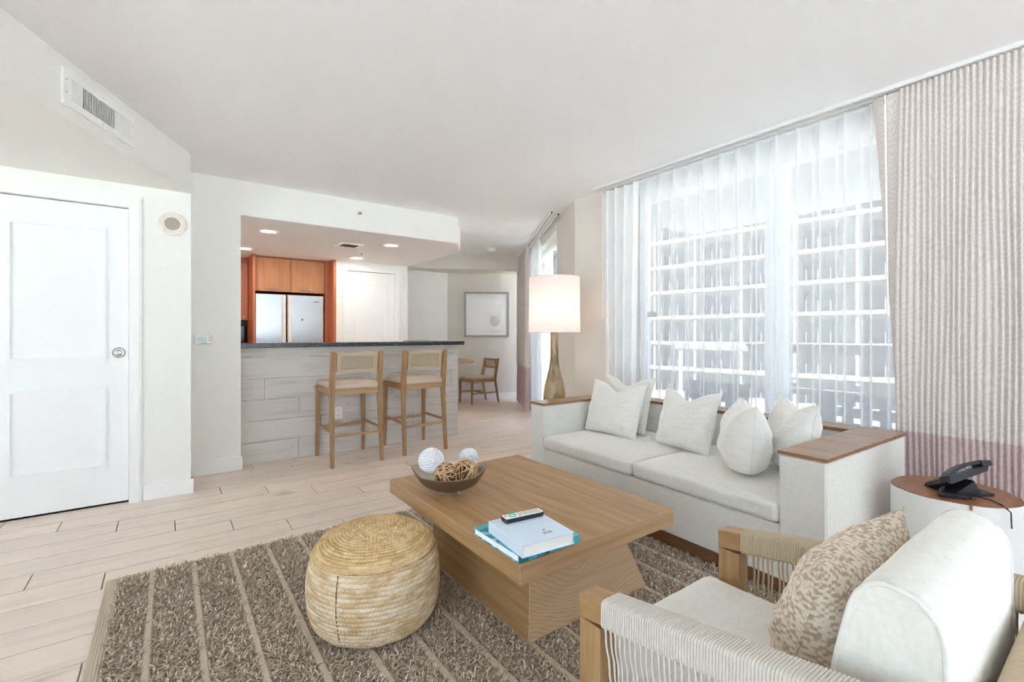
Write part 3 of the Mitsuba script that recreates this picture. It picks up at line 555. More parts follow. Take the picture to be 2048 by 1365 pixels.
# ------------------------------------------------------------------ rug
RX0, RX1, RY0, RY1 = -.233, 2.165, -.15, 2.845
rug = thing('area_rug', 'brown shaggy rug with narrow beige stripes under the table and pouf', 'rug')
obj('base', bx(RX0, RX1, RY0, RY1, 0, .010, .003), 'm_rug_base', rug)
st = [-.065 + .1625 * k for k in range(0, 14)]
for x in st: obj('stripe', bx(x - .013, x + .013, RY0 + .01, RY1 - .008, .009, .021, .005), 'm_rug_base', rug)
for q in range(6): obj('border_cord', tube([(RX0 + .004 + .0085 * q, RY0 + .4 + i_ * .235, .014 + .002 * math.sin(i_ * 2.1 + q)) for i_ in range(12)] + [(RX0 + .004 + .0085 * q, RY1 - .004, .012)], .0045, 6), 'm_rug_base', rug)
obj('border', bx(RX0 - .002, RX0 + .045, RY0, RY1, .004, .017, .005), 'm_rug_base', rug)
N = 145000
P = np.stack([rng.uniform(RX0 + .045, RX1 - .006, N), rng.uniform(RY0 + .005, RY1 - .004, N)], 1)
dx = np.abs((P[:, 0] + .065 + .1625 / 2) % .1625 - .1625 / 2); P = P[dx > .0150]; N = len(P)
Lh = rng.uniform(.016, .027, N); az = rng.uniform(0, 2 * PI, N); le = rng.uniform(.25, .95, N)
dirx = np.stack([np.cos(az), np.sin(az)], 1) * .6 + np.array([.15, -.25]); dirx /= np.linalg.norm(dirx, axis=1, keepdims=True)
wv = np.stack([-dirx[:, 1], dirx[:, 0]], 1) * (rng.uniform(.0016, .0032, N))[:, None]
p0 = np.column_stack([P, np.full(N, .008)])
h1 = np.column_stack([P + dirx * (Lh * le * .45)[:, None], .008 + Lh * .55])
h2 = np.column_stack([P + dirx * (Lh * le * 1.15)[:, None], .008 + Lh * (1.0 - .45 * le)])
w3 = np.column_stack([wv, np.zeros(N)])
V = np.stack([p0 - w3, p0 + w3, h1 - w3, h1 + w3, h2 - .5 * w3, h2 + .5 * w3], 1).reshape(-1, 3)
b6 = (np.arange(N) * 6)[:, None]
Fp = np.concatenate([b6 + np.array([q]) for q in ((0, 1, 3), (0, 3, 2), (2, 3, 5), (2, 5, 4))], 0)
tone = rng.random(N)
c0, c1, c2 = np.array(rgb(150, 134, 117)), np.array(rgb(204, 188, 170)), np.array(rgb(236, 226, 212))
cc = np.where(tone[:, None] < .62, c0 + (c1 - c0) * (tone[:, None] / .62), np.where(tone[:, None] < .90, c1 * 1.0, c2))
band = .5 + .5 * np.sin(P[:, 0] * 11) ; cc = cc * (.92 + .16 * meshkit.noise(np.column_stack([P * 3.0, np.zeros(N)]), 3))[:, None]
tag(obj('pile', TM(V, Fp), 'm_vcol', rug, color=np.repeat(cc, 6, 0)), 'shaggy brown yarn pile', kind='stuff')

# ------------------------------------------------------------------ pouf
pf = thing('jute_pouf', 'round braided jute pouf beside the coffee table', 'pouf')
cx, cy = .672, 1.850
def prof_pts(ctrl, n):
    from scipy.interpolate import PchipInterpolator
    c = np.array(ctrl, float); d = np.r_[0, np.cumsum(np.linalg.norm(np.diff(c, axis=0), axis=1))]
    s = np.linspace(0, d[-1], n); return np.stack([PchipInterpolator(d, c[:, 0])(s), PchipInterpolator(d, c[:, 1])(s)], 1), s
def braided(ctrl, n, nth, pitch, s0, seed, tones):
    p, s = prof_pts(ctrl, n); th = np.arange(nth) * 2 * PI / nth
    t = np.gradient(p, axis=0); t /= np.linalg.norm(t, axis=1, keepdims=True); nrm = np.stack([t[:, 1], -t[:, 0]], 1)
    S, TT = np.meshgrid(s + s0, th, indexing='ij'); Rr = p[:, 0][:, None]
    row = np.floor(S / pitch + TT / (2 * PI)); fr = (S / pitch + TT / (2 * PI)) - row
    bump = np.abs(np.sin(PI * fr)) ** .6 * .0052
    nb = np.maximum(np.round(2 * PI * Rr / .0135), 6)
    ch = np.sin(nb * TT + np.where(fr > .5, 1, -1) * (fr - .5) * 5.5 + row * 1.7)
    bump = bump + .0020 * ch * np.sin(PI * fr)
    lump = (meshkit.fbm(np.stack([np.cos(TT) * 3, np.sin(TT) * 3, S * 9], -1), 3, seed) - .5) * .010
    dsp = bump + lump
    rr = p[:, 0][:, None] + nrm[:, 0][:, None] * dsp; zz = p[:, 1][:, None] + nrm[:, 1][:, None] * dsp
    rr = np.maximum(rr, 0)
    Vv = np.stack([cx + rr * np.cos(TT), cy + rr * np.sin(TT), zz], -1)
    g = grid(np.swapaxes(Vv, 0, 1), wrap_u=True)
    q = np.swapaxes(np.stack([np.cos(TT) * 5 + row * 1.3, np.sin(TT) * 5, row * 2.1 + S], -1), 0, 1).reshape(-1, 3)
    k = meshkit.fbm(q, 3, seed + 2); k2 = meshkit.noise(np.swapaxes(np.stack([TT * 30, row * 7.0, S * 300], -1), 0, 1).reshape(-1, 3), seed + 5)
    a, b, c = (np.array(x) for x in tones)
    k = np.clip((k - .32) / .36, 0, 1)[:, None]; c_ = a * (1 - k) + b * k; c_ = c_ * (.84 + .26 * k2[:, None]); dk = np.swapaxes(np.abs(np.sin(PI * fr)), 0, 1).reshape(-1, 1)
    return g, c_ * (.80 + .20 * np.clip(dk * 2, 0, 1))
g, c = braided([(.16, .030), (.215, .034), (.238, .07), (.252, .16), (.248, .24), (.234, .300)], 120, 520, .0165, 0, 3, (rgb(206, 176, 134), rgb(232, 216, 188), rgb(180, 140, 90)))
obj('braided_side', g, 'm_vcol', pf, smooth=True, color=c)
g, c = braided([(.2345, .300), (.222, .322), (.18, .350), (.10, .376), (.03, .388), (.0, .389)], 120, 520, .0125, .5, 8, (rgb(204, 168, 116), rgb(230, 206, 162), rgb(180, 140, 90)))
obj('coiled_top', g, 'm_vcol', pf, smooth=True, color=c)
a = np.linspace(0, 2 * PI, 120, endpoint=False); obj('seam', tube(np.stack([cx + .2375 * np.cos(a), cy + .2375 * np.sin(a), np.full_like(a, .301)], 1), .0016, 6, True), 'm_stump', pf)
sa = math.radians(218); sz = np.linspace(.06, .298, 30); sr = np.interp(sz, [.03, .07, .16, .24, .30], [.215, .238, .252, .248, .234]) + .0055
obj('side_seam', tube(np.stack([cx + sr * np.cos(sa + .10 * (.3 - sz)), cy + sr * np.sin(sa + .10 * (.3 - sz)), sz], 1), .002, 6), 'm_vine_dark', pf)

# ------------------------------------------------------------------ coffee table with its things
ct = thing('coffee_table', 'thick oak coffee table on a slanted block base on the rug', 'coffee table')
obj('tabletop', bx(.900, 1.715, 1.185, 2.275, .352, .420, .003), 'm_oak_y', ct)
obj('edge_band', bx(.901, 1.714, 1.1838, 1.187, .353, .419, .0005), 'm_oak_x', ct)
obj('pedestal', hull([(1.062, 1.347, .020), (1.735, 1.347, .020), (1.062, 2.12, .020), (1.735, 2.12, .020), (1.066, 1.347, .352), (1.545, 1.347, .352), (1.066, 2.12, .352), (1.545, 2.12, .352)]), 'm_oak_y', ct)
obj('pedestal_end', hull([(1.063, 1.342, .020), (1.733, 1.342, .020), (1.063, 1.348, .020), (1.733, 1.348, .020), (1.067, 1.342, .352), (1.543, 1.342, .352), (1.067, 1.348, .352), (1.543, 1.348, .352)]), 'm_oak_end', ct)
def book(name, label, x0, x1, y0, y1, z0, z1, mat, spine, yaw=0, at=None):
    k = thing(name, label, 'book'); at = at or ((x0 + x1) / 2, (y0 + y1) / 2, 0)
    r = lambda m: rot(m, yaw, at=at)
    pages = {'x1': bx(x0 + .004, x1 - .006, y0 + .004, y1 - .004, z0 + .003, z1 - .003), 'x0': bx(x0 + .006, x1 - .004, y0 + .004, y1 - .004, z0 + .003, z1 - .003), 'y0': bx(x0 + .004, x1 - .004, y0 + .006, y1 - .004, z0 + .003, z1 - .003)}[spine]
    obj('pages', r(pages), 'm_paper', k)
    obj('cover', r(bx(x0, x1, y0, y1, z1 - .003, z1, .001)), mat, k); obj('back_cover', r(bx(x0, x1, y0, y1, z0, z0 + .003, .001)), mat, k)
    sm = {'x1': bx(x1 - .006, x1, y0, y1, z0, z1, .002), 'x0': bx(x0, x0 + .006, y0, y1, z0, z1, .0025), 'y0': bx(x0, x1, y0, y0 + .006, z0, z1, .002)}[spine]
    obj('spine', r(sm), mat, k); return k, r
book('book', 'large teal reef picture book under the pale blue binder on the coffee table', .900, 1.172, 1.190, 1.466, .420, .446, 'm_reef', 'y0')
k, r = book('book', 'pale blue hotel binder lying on the teal book with the remote on it', .908, 1.116, 1.158, 1.388, .446, .486, 'm_blue_cover', 'x0', -5.5)
marks = []
for j, (row, n0) in enumerate(((0, 5), (1, 5))):
    for i in range(n0): marks.append(bx(1.018 + i * .0075, 1.0225 + i * .0075, 1.205 - row * .0095, 1.2105 - row * .0095, .486, .4864))
marks.append(rot(bx(1.032, 1.040, 1.222, 1.230, .486, .4864), 45, at=(1.036, 1.226, 0)))
obj('cover_print', r(cat(marks)), 'm_grey_ink', k)
rm = thing('remote_control', 'dark remote control with pale keypad lying on the blue binder', 'remote control')
r = lambda m: rot(m, -8, at=(1.035, 1.345, 0))
obj('body', r(hull([(x, y, z) for x, hw in ((.957, .021), (.962, .023), (1.108, .020), (1.114, .017)) for s in (-1, 1) for y, z in ((1.345 + s * hw, .492), (1.345 + s * hw, .502), (1.345 + s * (hw - .004), .4865))])), 'm_black', rm)
obj('keypad', r(hull([(x, 1.345 + s * hw, z) for x, hw in ((.958, .019), (1.108, .019), (1.113, .015)) for s in (-1, 1) for z in (.5015, .5035)])), 'm_white_plastic', rm)
a = np.linspace(0, 2 * PI, 24, endpoint=False); obj('cursor_ring', r(tube(np.stack([.992 + .012 * np.cos(a), 1.345 + .012 * np.sin(a), np.full_like(a, .504)], 1), .003, 6, True)), 'm_teal', rm)
obj('power_button', r(cyl(.0035, .503, .505, .966, 1.352, 10)), 'm_red', rm)
for i in range(8):
    for j in (-1, 0, 1): obj('button', r(bx(1.016 + i * .0115, 1.022 + i * .0115, 1.345 + j * .010 - .003, 1.345 + j * .010 + .003, .503, .5047, .0008)), 'm_frame_grey', rm)
# bowl with spheres
bw = thing('metal_bowl', 'bronze metal bowl with two upswept ears holding decorative balls', 'bowl')
bcx, bcy = 1.040, 1.905
RV = np.array([math.sin(TH), -math.cos(TH)])
nth, nr = 96, 22; tt = np.arange(nth) * 2 * PI / nth; ss = np.linspace(0, 1, nr)
def bowl_surface(r_in, zf):
    S, A = np.meshgrid(ss, tt, indexing='ij')
    ear = np.clip(np.abs(np.cos(A)) - .80, 0, 1) / .2
    Rr = .030 + (.104 + .040 * np.clip(np.abs(np.cos(A)), 0, 1) ** 6 - r_in) * S ** .72
    Zz = .440 + zf + .076 * S ** 1.7 + .032 * ear ** 1.5 * np.clip((S - .55) / .45, 0, 1) ** 1.2
    X = Rr * np.cos(A); Y = Rr * np.sin(A)
    W = np.stack([bcx + X * RV[0] - Y * RV[1], bcy + X * RV[1] + Y * RV[0], Zz], -1)
    return np.swapaxes(W, 0, 1)
A_, B_ = bowl_surface(0, 0), bowl_surface(.004, .0035)
obj('outside', grid(np.concatenate([A_, B_[:, -1:]], 1), True), 'm_bowl', bw, smooth=60); obj('inside', grid(B_, True), 'm_bowl_in', bw, smooth=True)
obj('foot', lathe([(0, .420), (.047, .420), (.049, .424), (.040, .432), (.036, .442), (0, .446)], 40, (bcx, bcy, 0)), 'm_bowl_in', bw, smooth=35)
def bead_ball(label, o, R_, n, seed):
    k = thing('bead_ball', label, 'decorative ball'); o = np.array(o)
    obj('core', mov(trimesh.creation.icosphere(3, R_ * .85), o), 'm_bead', k, smooth=True)
    i = np.arange(n) + .5; phi = np.arccos(1 - 2 * i / n); ga = PI * (1 + 5 ** .5) * i
    D = np.stack([np.cos(ga) * np.sin(phi), np.sin(ga) * np.sin(phi), np.cos(phi)], 1)
    D = D @ trimesh.transformations.rotation_matrix(.7, (1, .4, .2))[:3, :3].T
    b = trimesh.creation.icosphere(1, R_ * .108); ms = [mov(b, o + d * R_ * .925) for d in D]
    tag(obj('beads', cat(ms), 'm_bead', k, smooth=True), 'white beads covering the ball', kind='stuff')
def vine_ball(label, o, R_, seed):
    k = thing('vine_ball', label, 'decorative ball'); o = np.array(o); rg = np.random.default_rng(seed); light, dark = [], []
    for i in range(48):
        q = rg.normal(size=(3, 3)); Q, _ = np.linalg.qr(q); a = np.linspace(0, 2 * PI, 36, endpoint=False); c = rg.uniform(-.45, .45)
        rr = R_ * (.86 + .14 * (i / 52)); wob = 1 + .03 * np.sin(3 * a + rg.uniform(0, 6))
        p = o + ((np.cos(a)[:, None] * Q[0] + np.sin(a)[:, None] * Q[1]) * math.sqrt(1 - c * c) + c * Q[2]) * (rr * wob)[:, None]
        (light if i > 26 else dark).append(tube(p, rg.uniform(.0017, .0027), 5, True))
    tag(obj('vine_strands', cat(light), 'm_vine', k, smooth=True), 'light outer vine strands', kind='stuff'); tag(obj('inner_strands', cat(dark), 'm_vine_dark', k, smooth=True), 'dark inner vine strands', kind='stuff')
def rel(lat, dep): v = RV * lat + FW[:2] * dep; return bcx + v[0], bcy + v[1]
bead_ball('large white beaded ball in the metal bowl at its left ear', (*rel(-.086, .015), .568), .059, 300, 1)
vine_ball('brown woven vine ball in the middle of the metal bowl', (*rel(-.012, -.024), .516), .054, 11)
vine_ball('paler woven vine ball in the metal bowl in front of the small white ball', (*rel(.074, .000), .522), .056, 12)
bead_ball('small white beaded ball half hidden behind the paler vine ball', (*rel(.080, .098), .560), .046, 240, 2)

# ------------------------------------------------------------------ sofa
SA = -1.7
def sf(m): return mov(rot(m, SA), (2.105, .757, 0))
so_ = thing('sofa', 'boxy cream linen sofa with walnut capped arms and back', 'sofa')
SD, SL, Ht = .900, 1.957, .642
obj('plinth', sf(bx(.060, .86, .03, SL - .03, .0, .105, .002)), 'm_walnut', so_)
obj('base', sf(bx(.004, .88, .18, SL - .15, .098, .335, .008)), 'm_linen', so_)
obj('arm', sf(bx(0, SD, 0, .185, .098, Ht, .008)), 'm_linen', so_); obj('arm', sf(bx(0, SD, SL - .150, SL, .098, Ht, .008)), 'm_linen', so_)
obj('back', sf(bx(.760, SD, .18, SL - .145, .098, Ht, .008)), 'm_linen', so_)
obj('arm_cap', sf(bx(-.004, SD, -.004, .188, Ht, Ht + .016, .0015)), 'm_walnut', so_); obj('arm_cap', sf(bx(-.004, SD, SL - .154, SL + .004, Ht, Ht + .016, .0015)), 'm_walnut', so_)
obj('back_cap', sf(bx(.752, SD, .190, SL - .156, Ht, Ht + .016, .0015)), 'm_walnut', so_)
for i, yc in enumerate((.590, 1.404)):
    obj('seat_cushion', sf(mov(cushion(.768, .803, .092, .026, .014, 5 + i, wr=.005), (.374, yc - .002, .3815))), 'm_linen', so_, smooth=True)
def place_pillow(name, label, group, w, h, t, pos, yaw, lean, seed, dent=0, tilt=0, roll=0, rb=.06, mat='m_pillow', cat_='cushion'):
    k = thing(name, label, cat_, group); m, uv = pillow(w, h, t, seed, dent, tilt=tilt, rb=rb)
    m = rot(m, roll, (0, 1, 0), (0, 0, h / 2)); m = rot(m, lean, (1, 0, 0)); m = rot(m, yaw, (0, 0, 1)); m = mov(m, pos)
    obj('cover', m, mat, k, smooth=True, uv=uv)
    v = np.array(m.vertices); n = 44; idx = [i * n for i in range(n)] + [(n - 1) * n + j for j in range(n)] + [i * n + n - 1 for i in range(n - 1, -1, -1)] + [j for j in range(n - 1, -1, -1)]
    p = v[idx]; keep = np.r_[True, np.linalg.norm(np.diff(p, axis=0), axis=1) > 1e-6]
    obj('seam', tube(p[keep], .0022, 5, False), mat, k, smooth=True, **({'uv': np.full((len(tube(p[keep], .0022, 5, False).vertices), 2), .5)} if mat in ('m_pillow', 'm_dots') else {}))
    return k
G = 'scatter cushions on the sofa'
place_pillow('sofa_pillow', 'cream scatter cushion half hidden behind the front left cushion of the sofa', G, .50, .42, .13, (2.685, 2.315, .436), -93, -14, 2, .060)
place_pillow('sofa_pillow', 'square cream scatter cushion with a dented top at the left end of the sofa', G, .50, .40, .15, (2.530, 2.285, .430), -90, -18, 1, .065, .05)
place_pillow('sofa_pillow', 'cream scatter cushion standing alone at the middle of the sofa back', G, .44, .390, .16, (2.575, 1.735, .428), -98, -17, 3, .060, -.05)
place_pillow('sofa_pillow', 'plump cream scatter cushion turned edge-on, in front of the right end cushion', G, .41, .375, .24, (2.420, 1.265, .432), -142, -5, 4, .050, rb=.25)
place_pillow('sofa_pillow', 'cream scatter cushion wedged in the sofa corner by the right arm', G, .46, .390, .20, (2.600, 1.120, .432), -136, -8, 5, .060, rb=.2)

# ------------------------------------------------------------------ lamp and its table, phone table and phone
def stump_table(label, x, y, r_, h):
    k = thing('stump_table', label, 'side table', 'round stump side tables')
    a = np.arange(64) * 2 * PI / 64; rad = r_ * (1 + .02 * np.sin(3 * a + 1) + .012 * np.sin(7 * a))
    zs = [0, .01, h - .012, h - .004]; rs = [.97, 1.0, 1.0, .995]
    g = np.stack([np.stack([x + rad * q * np.cos(a), y + rad * q * np.sin(a), np.full_like(a, z)], 1) for z, q in zip(zs, rs)], 1); obj('side', grid(g, True), 'm_stump_side', k, smooth=35)
    t = Polygon(np.stack([x + rad * .995 * np.cos(a), y + rad * .995 * np.sin(a)], 1)); obj('top', extrude(t, .012, h - .012), 'm_stump', k)
    for deg, wd in ((238, .006), (205, .004), (290, .005)):
        c_, s_ = math.cos(math.radians(deg)), math.sin(math.radians(deg)); obj('crack', frame_map(bx(r_ * .80, r_ * 1.004, -wd, wd, .0, h + .0006), (x, y, 0), (c_, s_, 0), (-s_, c_, 0), (0, 0, 1)), 'm_stump', k)
    return k
stump_table('white stump side table with a brown wood top between sofa and drape', 2.640, .485, .200, .505)
stump_table('white stump side table behind the sofa arm under the lamp', 2.740, 3.085, .190, .470)
lp = thing('table_lamp', 'tall brown glazed gourd lamp with a white drum shade behind the sofa', 'lamp')
lx, ly = 2.745, 3.110
prof, _ = prof_pts([(.0, .470), (.080, .471), (.092, .50), (.099, .56), (.096, .63), (.082, .72), (.060, .80), (.043, .88), (.036, .97), (.034, 1.10), (.034, 1.19), (.0, 1.195)], 70)
obj('base', lathe(prof, 56, (lx, ly, 0)), 'm_lampbase', lp, smooth=50)
obj('stem', cyl(.008, 1.19, 1.34, lx, ly, 12), 'm_metal', lp)
ba = obj('bulb', mov(trimesh.creation.icosphere(2, .032), (lx, ly, 1.37)), 'm_white_plastic', lp, smooth=True, emitter=lamp("l", 1.7, (1.0, .80, .70)))
sh_ = lathe([(.2275, 1.172), (.2215, 1.655)], 72, (lx, ly, 0)); obj('shade', sh_, 'm_shade', lp, smooth=True)
for z, q in ((1.173, .2275), (1.654, .2217)):
    a = np.linspace(0, 2 * PI, 72, endpoint=False); obj('shade_rim', tube(np.stack([lx + q * np.cos(a), ly + q * np.sin(a), np.full_like(a, z)], 1), .003, 6, True), 'm_white_plastic', lp, smooth=True)
obj('spider', cat([tube([(lx, ly, 1.335), (lx + .22 * math.cos(t), ly + .22 * math.sin(t), 1.60)], .002, 5) for t in (0.3, 2.4, 4.5)]), 'm_metal', lp)
ph = thing('desk_phone', 'black corded desk phone tilted on its wedge stand on the stump table', 'phone')
pd_ = np.array([RV[0], RV[1], 0]); pf_ = np.array([FW[0], FW[1], 0]); po_ = np.array([2.630, .470, .505])
pm = lambda m: frame_map(m, po_, pd_, pf_, (0, 0, 1))
def slab(pts, w, y=0): return hull([(x, y + s * w / 2, z) for x, z in pts for s in (-1, 1)])
tl = lambda g: rot(g, -26, (1, 0, 0), (0, 0, .055))
obj('body', pm(tl(slab([(-.095, .030), (-.088, .046), (.085, .098), (.098, .090), (.088, .074), (-.08, .022)], .105))), 'm_black', ph)
obj('stand', pm(slab([(-.06, .012), (.012, .060), (.040, .010)], .120)), 'm_black', ph); obj('foot', pm(slab([(-.075, 0), (-.075, .012), (.085, .012), (.085, 0)], .135)), 'm_black', ph)
hs = np.array([(-.098, .048), (-.080, .068), (-.045, .088), (0, .104), (.045, .113), (.085, .112)])
obj('handset', pm(tl(cat([hull([(x + dx_, -.050 + s * .022, z + dz) for (x, z) in (hs[i], hs[i + 1]) for dx_, dz in ((0, 0), (.002, -.014)) for s in (-1, 1)]) for i in range(5)] + [slab([(-.098, .032), (-.098, .052), (-.062, .066), (-.060, .050)], .05, -.05), slab([(.055, .088), (.055, .112), (.095, .112), (.095, .092)], .05, -.05)]))), 'm_black', ph)
for i in range(5): obj('key', pm(tl(hull([(-.03 + i * .017 + dx_, .0 + dy, .0645 + .0052 * i + dz) for dx_ in (0, .010) for dy in (0, .008) for dz in (0, .004)]))), 'm_white_plastic', ph)
t_ = np.linspace(0, 1, 420); cp = np.stack([-.098 - .055 * np.sin(PI * t_ * 1.0) + .05 * t_ ** 2, -.05 - .07 * t_, .036 - .024 * np.clip(t_ * 3, 0, 1)], 1)
hel = np.stack([.006 * np.cos(t_ * 2 * PI * 34), np.zeros_like(t_), .006 * np.sin(t_ * 2 * PI * 34)], 1) * np.clip(t_ * 12, 0, 1)[:, None]
obj('coiled_cord', pm(tube(cp + hel, .0019, 5)), 'm_black', ph, smooth=True)
obj('line_cord', pm(tube([(.0, -.068, .006), (.02, -.12, .004), (.01, -.17, .003), (.006, -.203, -.012), (.005, -.207, -.07)], .0022, 6)), 'm_black', ph)

# ------------------------------------------------------------------ bar stools
def rope_loop(x0, x1, z0, z1, y, r_, skew=0.0, n=20, sides=5):
    """one wrap of cord round a rail of section x0..x1, z0..z1 at y"""
    pts, c = [], .010
    for (cxx, czz, a0) in ((x1 - c, z1 - c, 0), (x0 + c, z1 - c, 90), (x0 + c, z0 + c, 180), (x1 - c, z0 + c, 270)):
        for a in np.radians(a0 + np.linspace(5, 85, n // 4)): pts.append((cxx + c * math.cos(a), y, czz + c * math.sin(a)))
    p = np.array(pts); return tube(p, r_, sides, True)
def woven_back(w, h, nx, nz, r_):
    """basket weave of paired cords in the xz plane, centred at the origin"""
    ms = []
    for i in range(nx):
        x = -w / 2 + w * (i + .5) / nx; z = np.linspace(-h / 2, h / 2, nz * 3 + 1); y = .0030 * np.cos(PI * ((z + h / 2) / h * nz + i))
        ms.append(tube(np.stack([np.full_like(z, x), y, z], 1), r_, 5))
    for j in range(nz):
        z = -h / 2 + h * (j + .5) / nz; x = np.linspace(-w / 2, w / 2, nx * 3 + 1); y = -.0030 * np.cos(PI * ((x + w / 2) / w * nx + j))
        ms.append(tube(np.stack([x, y, np.full_like(x, z)], 1), r_ * 1.25, 5))
    return cat(ms)
def stool(label, ox, oy):
    """back towards -y; rear leg feet at y = 0, front at y = .52"""
    k = thing('bar_stool', label, 'bar stool', 'bar stools at the counter'); m_ = lambda g: mov(g, (ox, oy, 0))
    W, D = .44, .515
    for sx in (-1, 1):
        x = sx * W / 2
        lg = cat([beam((x, .0, 0), (x - sx * .008, .05, .62), .030, .030, .040, .040), hull([(x - sx * .008 + a * .020, .05 + b * .021 + o, z) for z, o in ((.60, 0), (.69, 0), (1.0, -.045)) for a in (-1, 1) for b in ((-1, 1) if z < .9 else (-.85, .85))])])
        obj('leg', m_(lg), 'm_oak_z', k)
        obj('leg', m_(beam((x, D, 0), (x - sx * .006, D - .015, .675), .028, .028, .040, .040)), 'm_oak_z', k)
        obj('side_rail', m_(bx(x - sx * .008 - .011, x - sx * .008 + .011, .055, D - .03, .622, .672, .002)), 'm_oak_y', k)
        obj('side_stretcher', m_(bx(x - .009 - sx * .004, x + .009 - sx * .004, .02, D - .01, .288, .312, .002)), 'm_oak_y', k)
    obj('rear_rail', m_(bx(-W / 2, W / 2, .036, .060, .620, .670, .002)), 'm_oak_x', k); obj('front_rail', m_(bx(-W / 2, W / 2, D - .03, D - .006, .622, .672, .002)), 'm_oak_x', k)
    obj('rear_stretcher', m_(bx(-W / 2 + .01, W / 2 - .01, .012, .030, .255, .279, .002)), 'm_oak_x', k); obj('front_stretcher', m_(bx(-W / 2 + .01, W / 2 - .01, D - .018, D + .002, .258, .284, .002)), 'm_oak_x', k)
    obj('seat', m_(mov(cushion(.425, .475, .055, .016, .010, 3, wr=.002), (0, D / 2 + .01, .694))), 'm_seat', k, smooth=True)
    bk = lambda g: m_(mov(rot(g, 8.2, (1, 0, 0)), (0, .022, .905)))
    fr_ = sbox(-.178, -.086, .178, .086).difference(sbox(-.142, -.058, .142, .058))
    obj('back_frame', bk(frame_map(extrude(fr_, .024), (0, .012, 0), (1, 0, 0), (0, 0, 1), (0, -1, 0))), 'm_rope_tan', k)
    obj('woven_panel', bk(woven_back(.286, .118, 26, 10, .0030)), 'm_rope_tan', k, smooth=True)
    for z in (-.075, .075): obj('back_rail', bk(bx(-W / 2 + .01, W / 2 - .01, -.006, .006, z - .008, z + .008)), 'm_oak_x', k)
stool('oak bar stool with woven back in front of the wall outlet', 1.350, 4.155); stool('oak bar stool with woven back nearer the end of the bar', 2.022, 4.185)

# ------------------------------------------------------------------ dining corner
dt = thing('dining_table', 'round oak dining table partly hidden behind the bar', 'table')
obj('tabletop', cyl(.50, .722, .752, 3.36, 6.42, 56, .008), 'm_oak_x', dt, smooth=30); obj('pedestal', lathe(prof_pts([(.26, .0), (.25, .025), (.09, .06), (.06, .3), (.06, .6), (.12, .72)], 24)[0], 32, (3.36, 6.42, 0)), 'm_oak_z', dt, smooth=40)
dcx, dcy = 3.985, 6.735
dn = thing('dining_chair', 'low oak dining chair with woven back facing the round table', 'chair'); m_ = lambda g: mov(g, (dcx, dcy, 0))
for sy in (-1, 1):
    y = sy * .195
    obj('leg', m_(beam((.0, y, 0), (.006, y, .40), .026, .026, .036, .036)), 'm_oak_z', dn)
    obj('leg', m_(cat([beam((.525, y, 0), (.45, y, .40), .026, .028, .036, .036), hull([(x + a * .018, y + b * .018, z) for x, z in ((.45, .39), (.452, .46), (.515, .745)) for a in (-1, 1) for b in (-1, 1)])])), 'm_oak_z', dn)
    obj('side_rail', m_(bx(.01, .45, y - .011, y + .011, .355, .402, .002)), 'm_oak_x', dn); obj('stretcher', m_(bx(.01, .50, y - .008, y + .008, .165, .187, .002)), 'm_oak_x', dn)
obj('front_rail', m_(bx(-.005, .018, -.195, .195, .355, .402, .002)), 'm_oak_y', dn); obj('rear_rail', m_(bx(.44, .462, -.195, .195, .355, .402, .002)), 'm_oak_y', dn); obj('cross_stretcher', m_(bx(.25, .27, -.195, .195, .165, .187, .002)), 'm_oak_y', dn)
obj('seat', m_(mov(cushion(.44, .405, .045, .014, .008, 4, wr=.002), (.218, 0, .424))), 'm_seat', dn, smooth=True)
bk = lambda g: m_(mov(rot(rot(g, 12.6, (1, 0, 0)), -90, (0, 0, 1)), (.497, 0, .655)))
obj('back_frame', bk(frame_map(extrude(sbox(-.178, -.084, .178, .084).difference(sbox(-.15, -.06, .15, .06)), .022), (0, .011, 0), (1, 0, 0), (0, 0, 1), (0, -1, 0))), 'm_oak_y', dn); obj('woven_panel', bk(woven_back(.302, .122, 22, 8, .0034)), 'm_rope_tan', dn, smooth=True)

# ------------------------------------------------------------------ armchair
ac = thing('armchair', 'oak armchair with rope-wrapped arms and cream cushions in the foreground', 'armchair')
YF, YB = .786, .085
rz = lambda y: .550 + .165 * (YF - y)
for (xa, xb), mat, nm in (((.771, .827), 'm_rope', 'near'), ((1.366, 1.420), 'm_rope_tan', 'far')):
    xm = (xa + xb) / 2
    obj('post', bx(xa, xb, .722, YF, .026, .4975, .002), 'm_oak_z', ac); obj('post', hull([(x, y, z) for x in (xa, xb) for y, z in ((YB, .026), (YB + .06, .026), (YB - .01, rz(YB) - .055), (YB + .05, rz(YB) - .055))]), 'm_oak_z', ac)
    obj('arm_rail', hull([(x, y, rz(y) - dz) for x in (xa, xb) for y in (YF, YB) for dz in (0, .052)]), 'm_oak_y', ac)
    obj('lower_rail', bx(xa + .012, xb - .012, YB + .03, .73, .275, .315, .003), 'm_oak_y', ac)
    loops = []
    ys = np.arange(.712, YB + .035, -.0061)
    for i, y in enumerate(ys): loops.append(rope_loop(xa - .003, xb + .003, rz(y) - .056, rz(y) + .003, y, .0033))
    obj('rope_wrap', cat(loops), mat, ac, smooth=True)
    for i in range(44):
        y = .706 - i * .0135 - .003 * random.random(); t = np.linspace(0, 1, 14); yy = y - .012 * t + .010 * random.uniform(-1, 1) * t
        side = xa - .002 if nm == 'near' else xb + .002
        p = np.stack([side + (xm - side) * .55 * t + .0012 * np.cos(t * 60), yy + .0012 * np.sin(t * 60), (rz(y) - .05) * (1 - t) + .29 * t], 1)
        obj('cord', tube(p, .0026, 6), mat, ac, smooth=True)
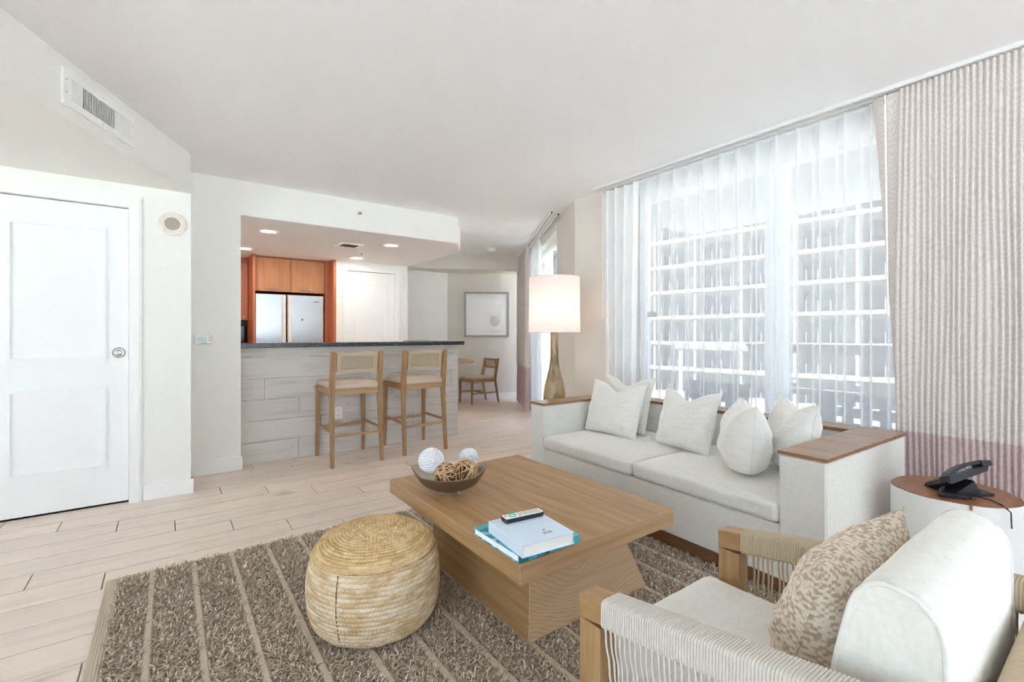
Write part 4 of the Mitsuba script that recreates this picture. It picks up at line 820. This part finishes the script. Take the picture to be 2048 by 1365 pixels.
obj('seat_rail', bx(.80, 1.39, .735, .772, .285, .330, .003), 'm_oak_x', ac); obj('seat_rail', bx(.80, 1.39, .100, .135, .285, .330, .003), 'm_oak_x', ac)
obj('seat_deck', bx(.832, 1.36, .11, .76, .318, .330), 'm_linen', ac)
obj('seat_cushion', mov(cushion(.506, .700, .092, .030, .010, 9, wr=.003), (1.092, .462, .375)), 'm_linen', ac, smooth=True)
pts = np.array([(.335, .425), (.320, .52), (.296, .66), (.280, .735), (.268, .764), (.250, .781), (.225, .786), (.196, .778), (.174, .758), (.164, .727), (.162, .66), (.160, .54), (.158, .425)])
# back cushion: rounded section swept along x with a soft crown
nx = 40; xs_ = np.linspace(0, 1, nx); e = 26
from scipy.interpolate import splprep, splev
tck, _ = splprep(pts.T, s=0, k=1); prof = np.array(splev(np.linspace(0, 1, 90), tck)).T
x0_, x1_ = .866, 1.362; Vc = np.zeros((nx, 90, 3)); ctr = np.array([.235, .60])
for i, s in enumerate(xs_):
    edge = min(s, 1 - s) * (x1_ - x0_); sc = 1 - .030 * max(0, 1 - edge / .022) ** 2.2 + .012 * math.sin(PI * s) ** .8
    q = ctr + (prof - ctr) * sc; Vc[i] = np.column_stack([np.full(90, x0_ + (x1_ - x0_) * s), q])
wr_ = (meshkit.fbm(Vc * np.array([6, 9, 6]), 3, 4)[..., None] - .5) * .010; Vc[..., 1:] += wr_ * (np.sin(PI * xs_) ** .5)[:, None, None]
sw = grid(Vc)
caps = []
for i, sg in ((0, -1), (nx - 1, 1)):
    c = Polygon(Vc[i][:, 1:]).buffer(0); cm_ = trimesh.creation.extrude_polygon(c, .0005, engine='earcut'); caps.append(frame_map(cm_, (Vc[i, 0, 0] - .00025, 0, 0), (0, 1, 0), (0, 0, 1), (1, 0, 0)))
bc_ = obj('back_cushion', cat([sw] + caps), 'm_linen', ac, smooth=40)
for i in (0, nx - 1): obj('piping', tube(Vc[i][::2], .0045, 8), 'm_linen', bc_, smooth=True)
# woven rope back rest behind the cushion
obj('back_rail', bx(.827, 1.366, .085, .135, .555, .615, .004), 'm_oak_x', ac)
lp_ = []
for i, x in enumerate(np.arange(.832, 1.362, .0062)):
    g = rope_loop(.082, .138, .40 + .003 * random.random(), .618, 0, .0033); v = np.array(g.vertices); lp_.append(TM(np.column_stack([np.full(len(v), x) + v[:, 1], v[:, 0], v[:, 2]]), g.faces[:, ::-1]))
obj('rope_back', cat(lp_), 'm_rope_tan', ac, smooth=True)
place_pillow('chair_pillow', 'tan dappled fleece cushion leaning on the armchair back', None, .46, .345, .19, (1.122, .415, .424), 180, -14, 6, .0, mat='m_dots')
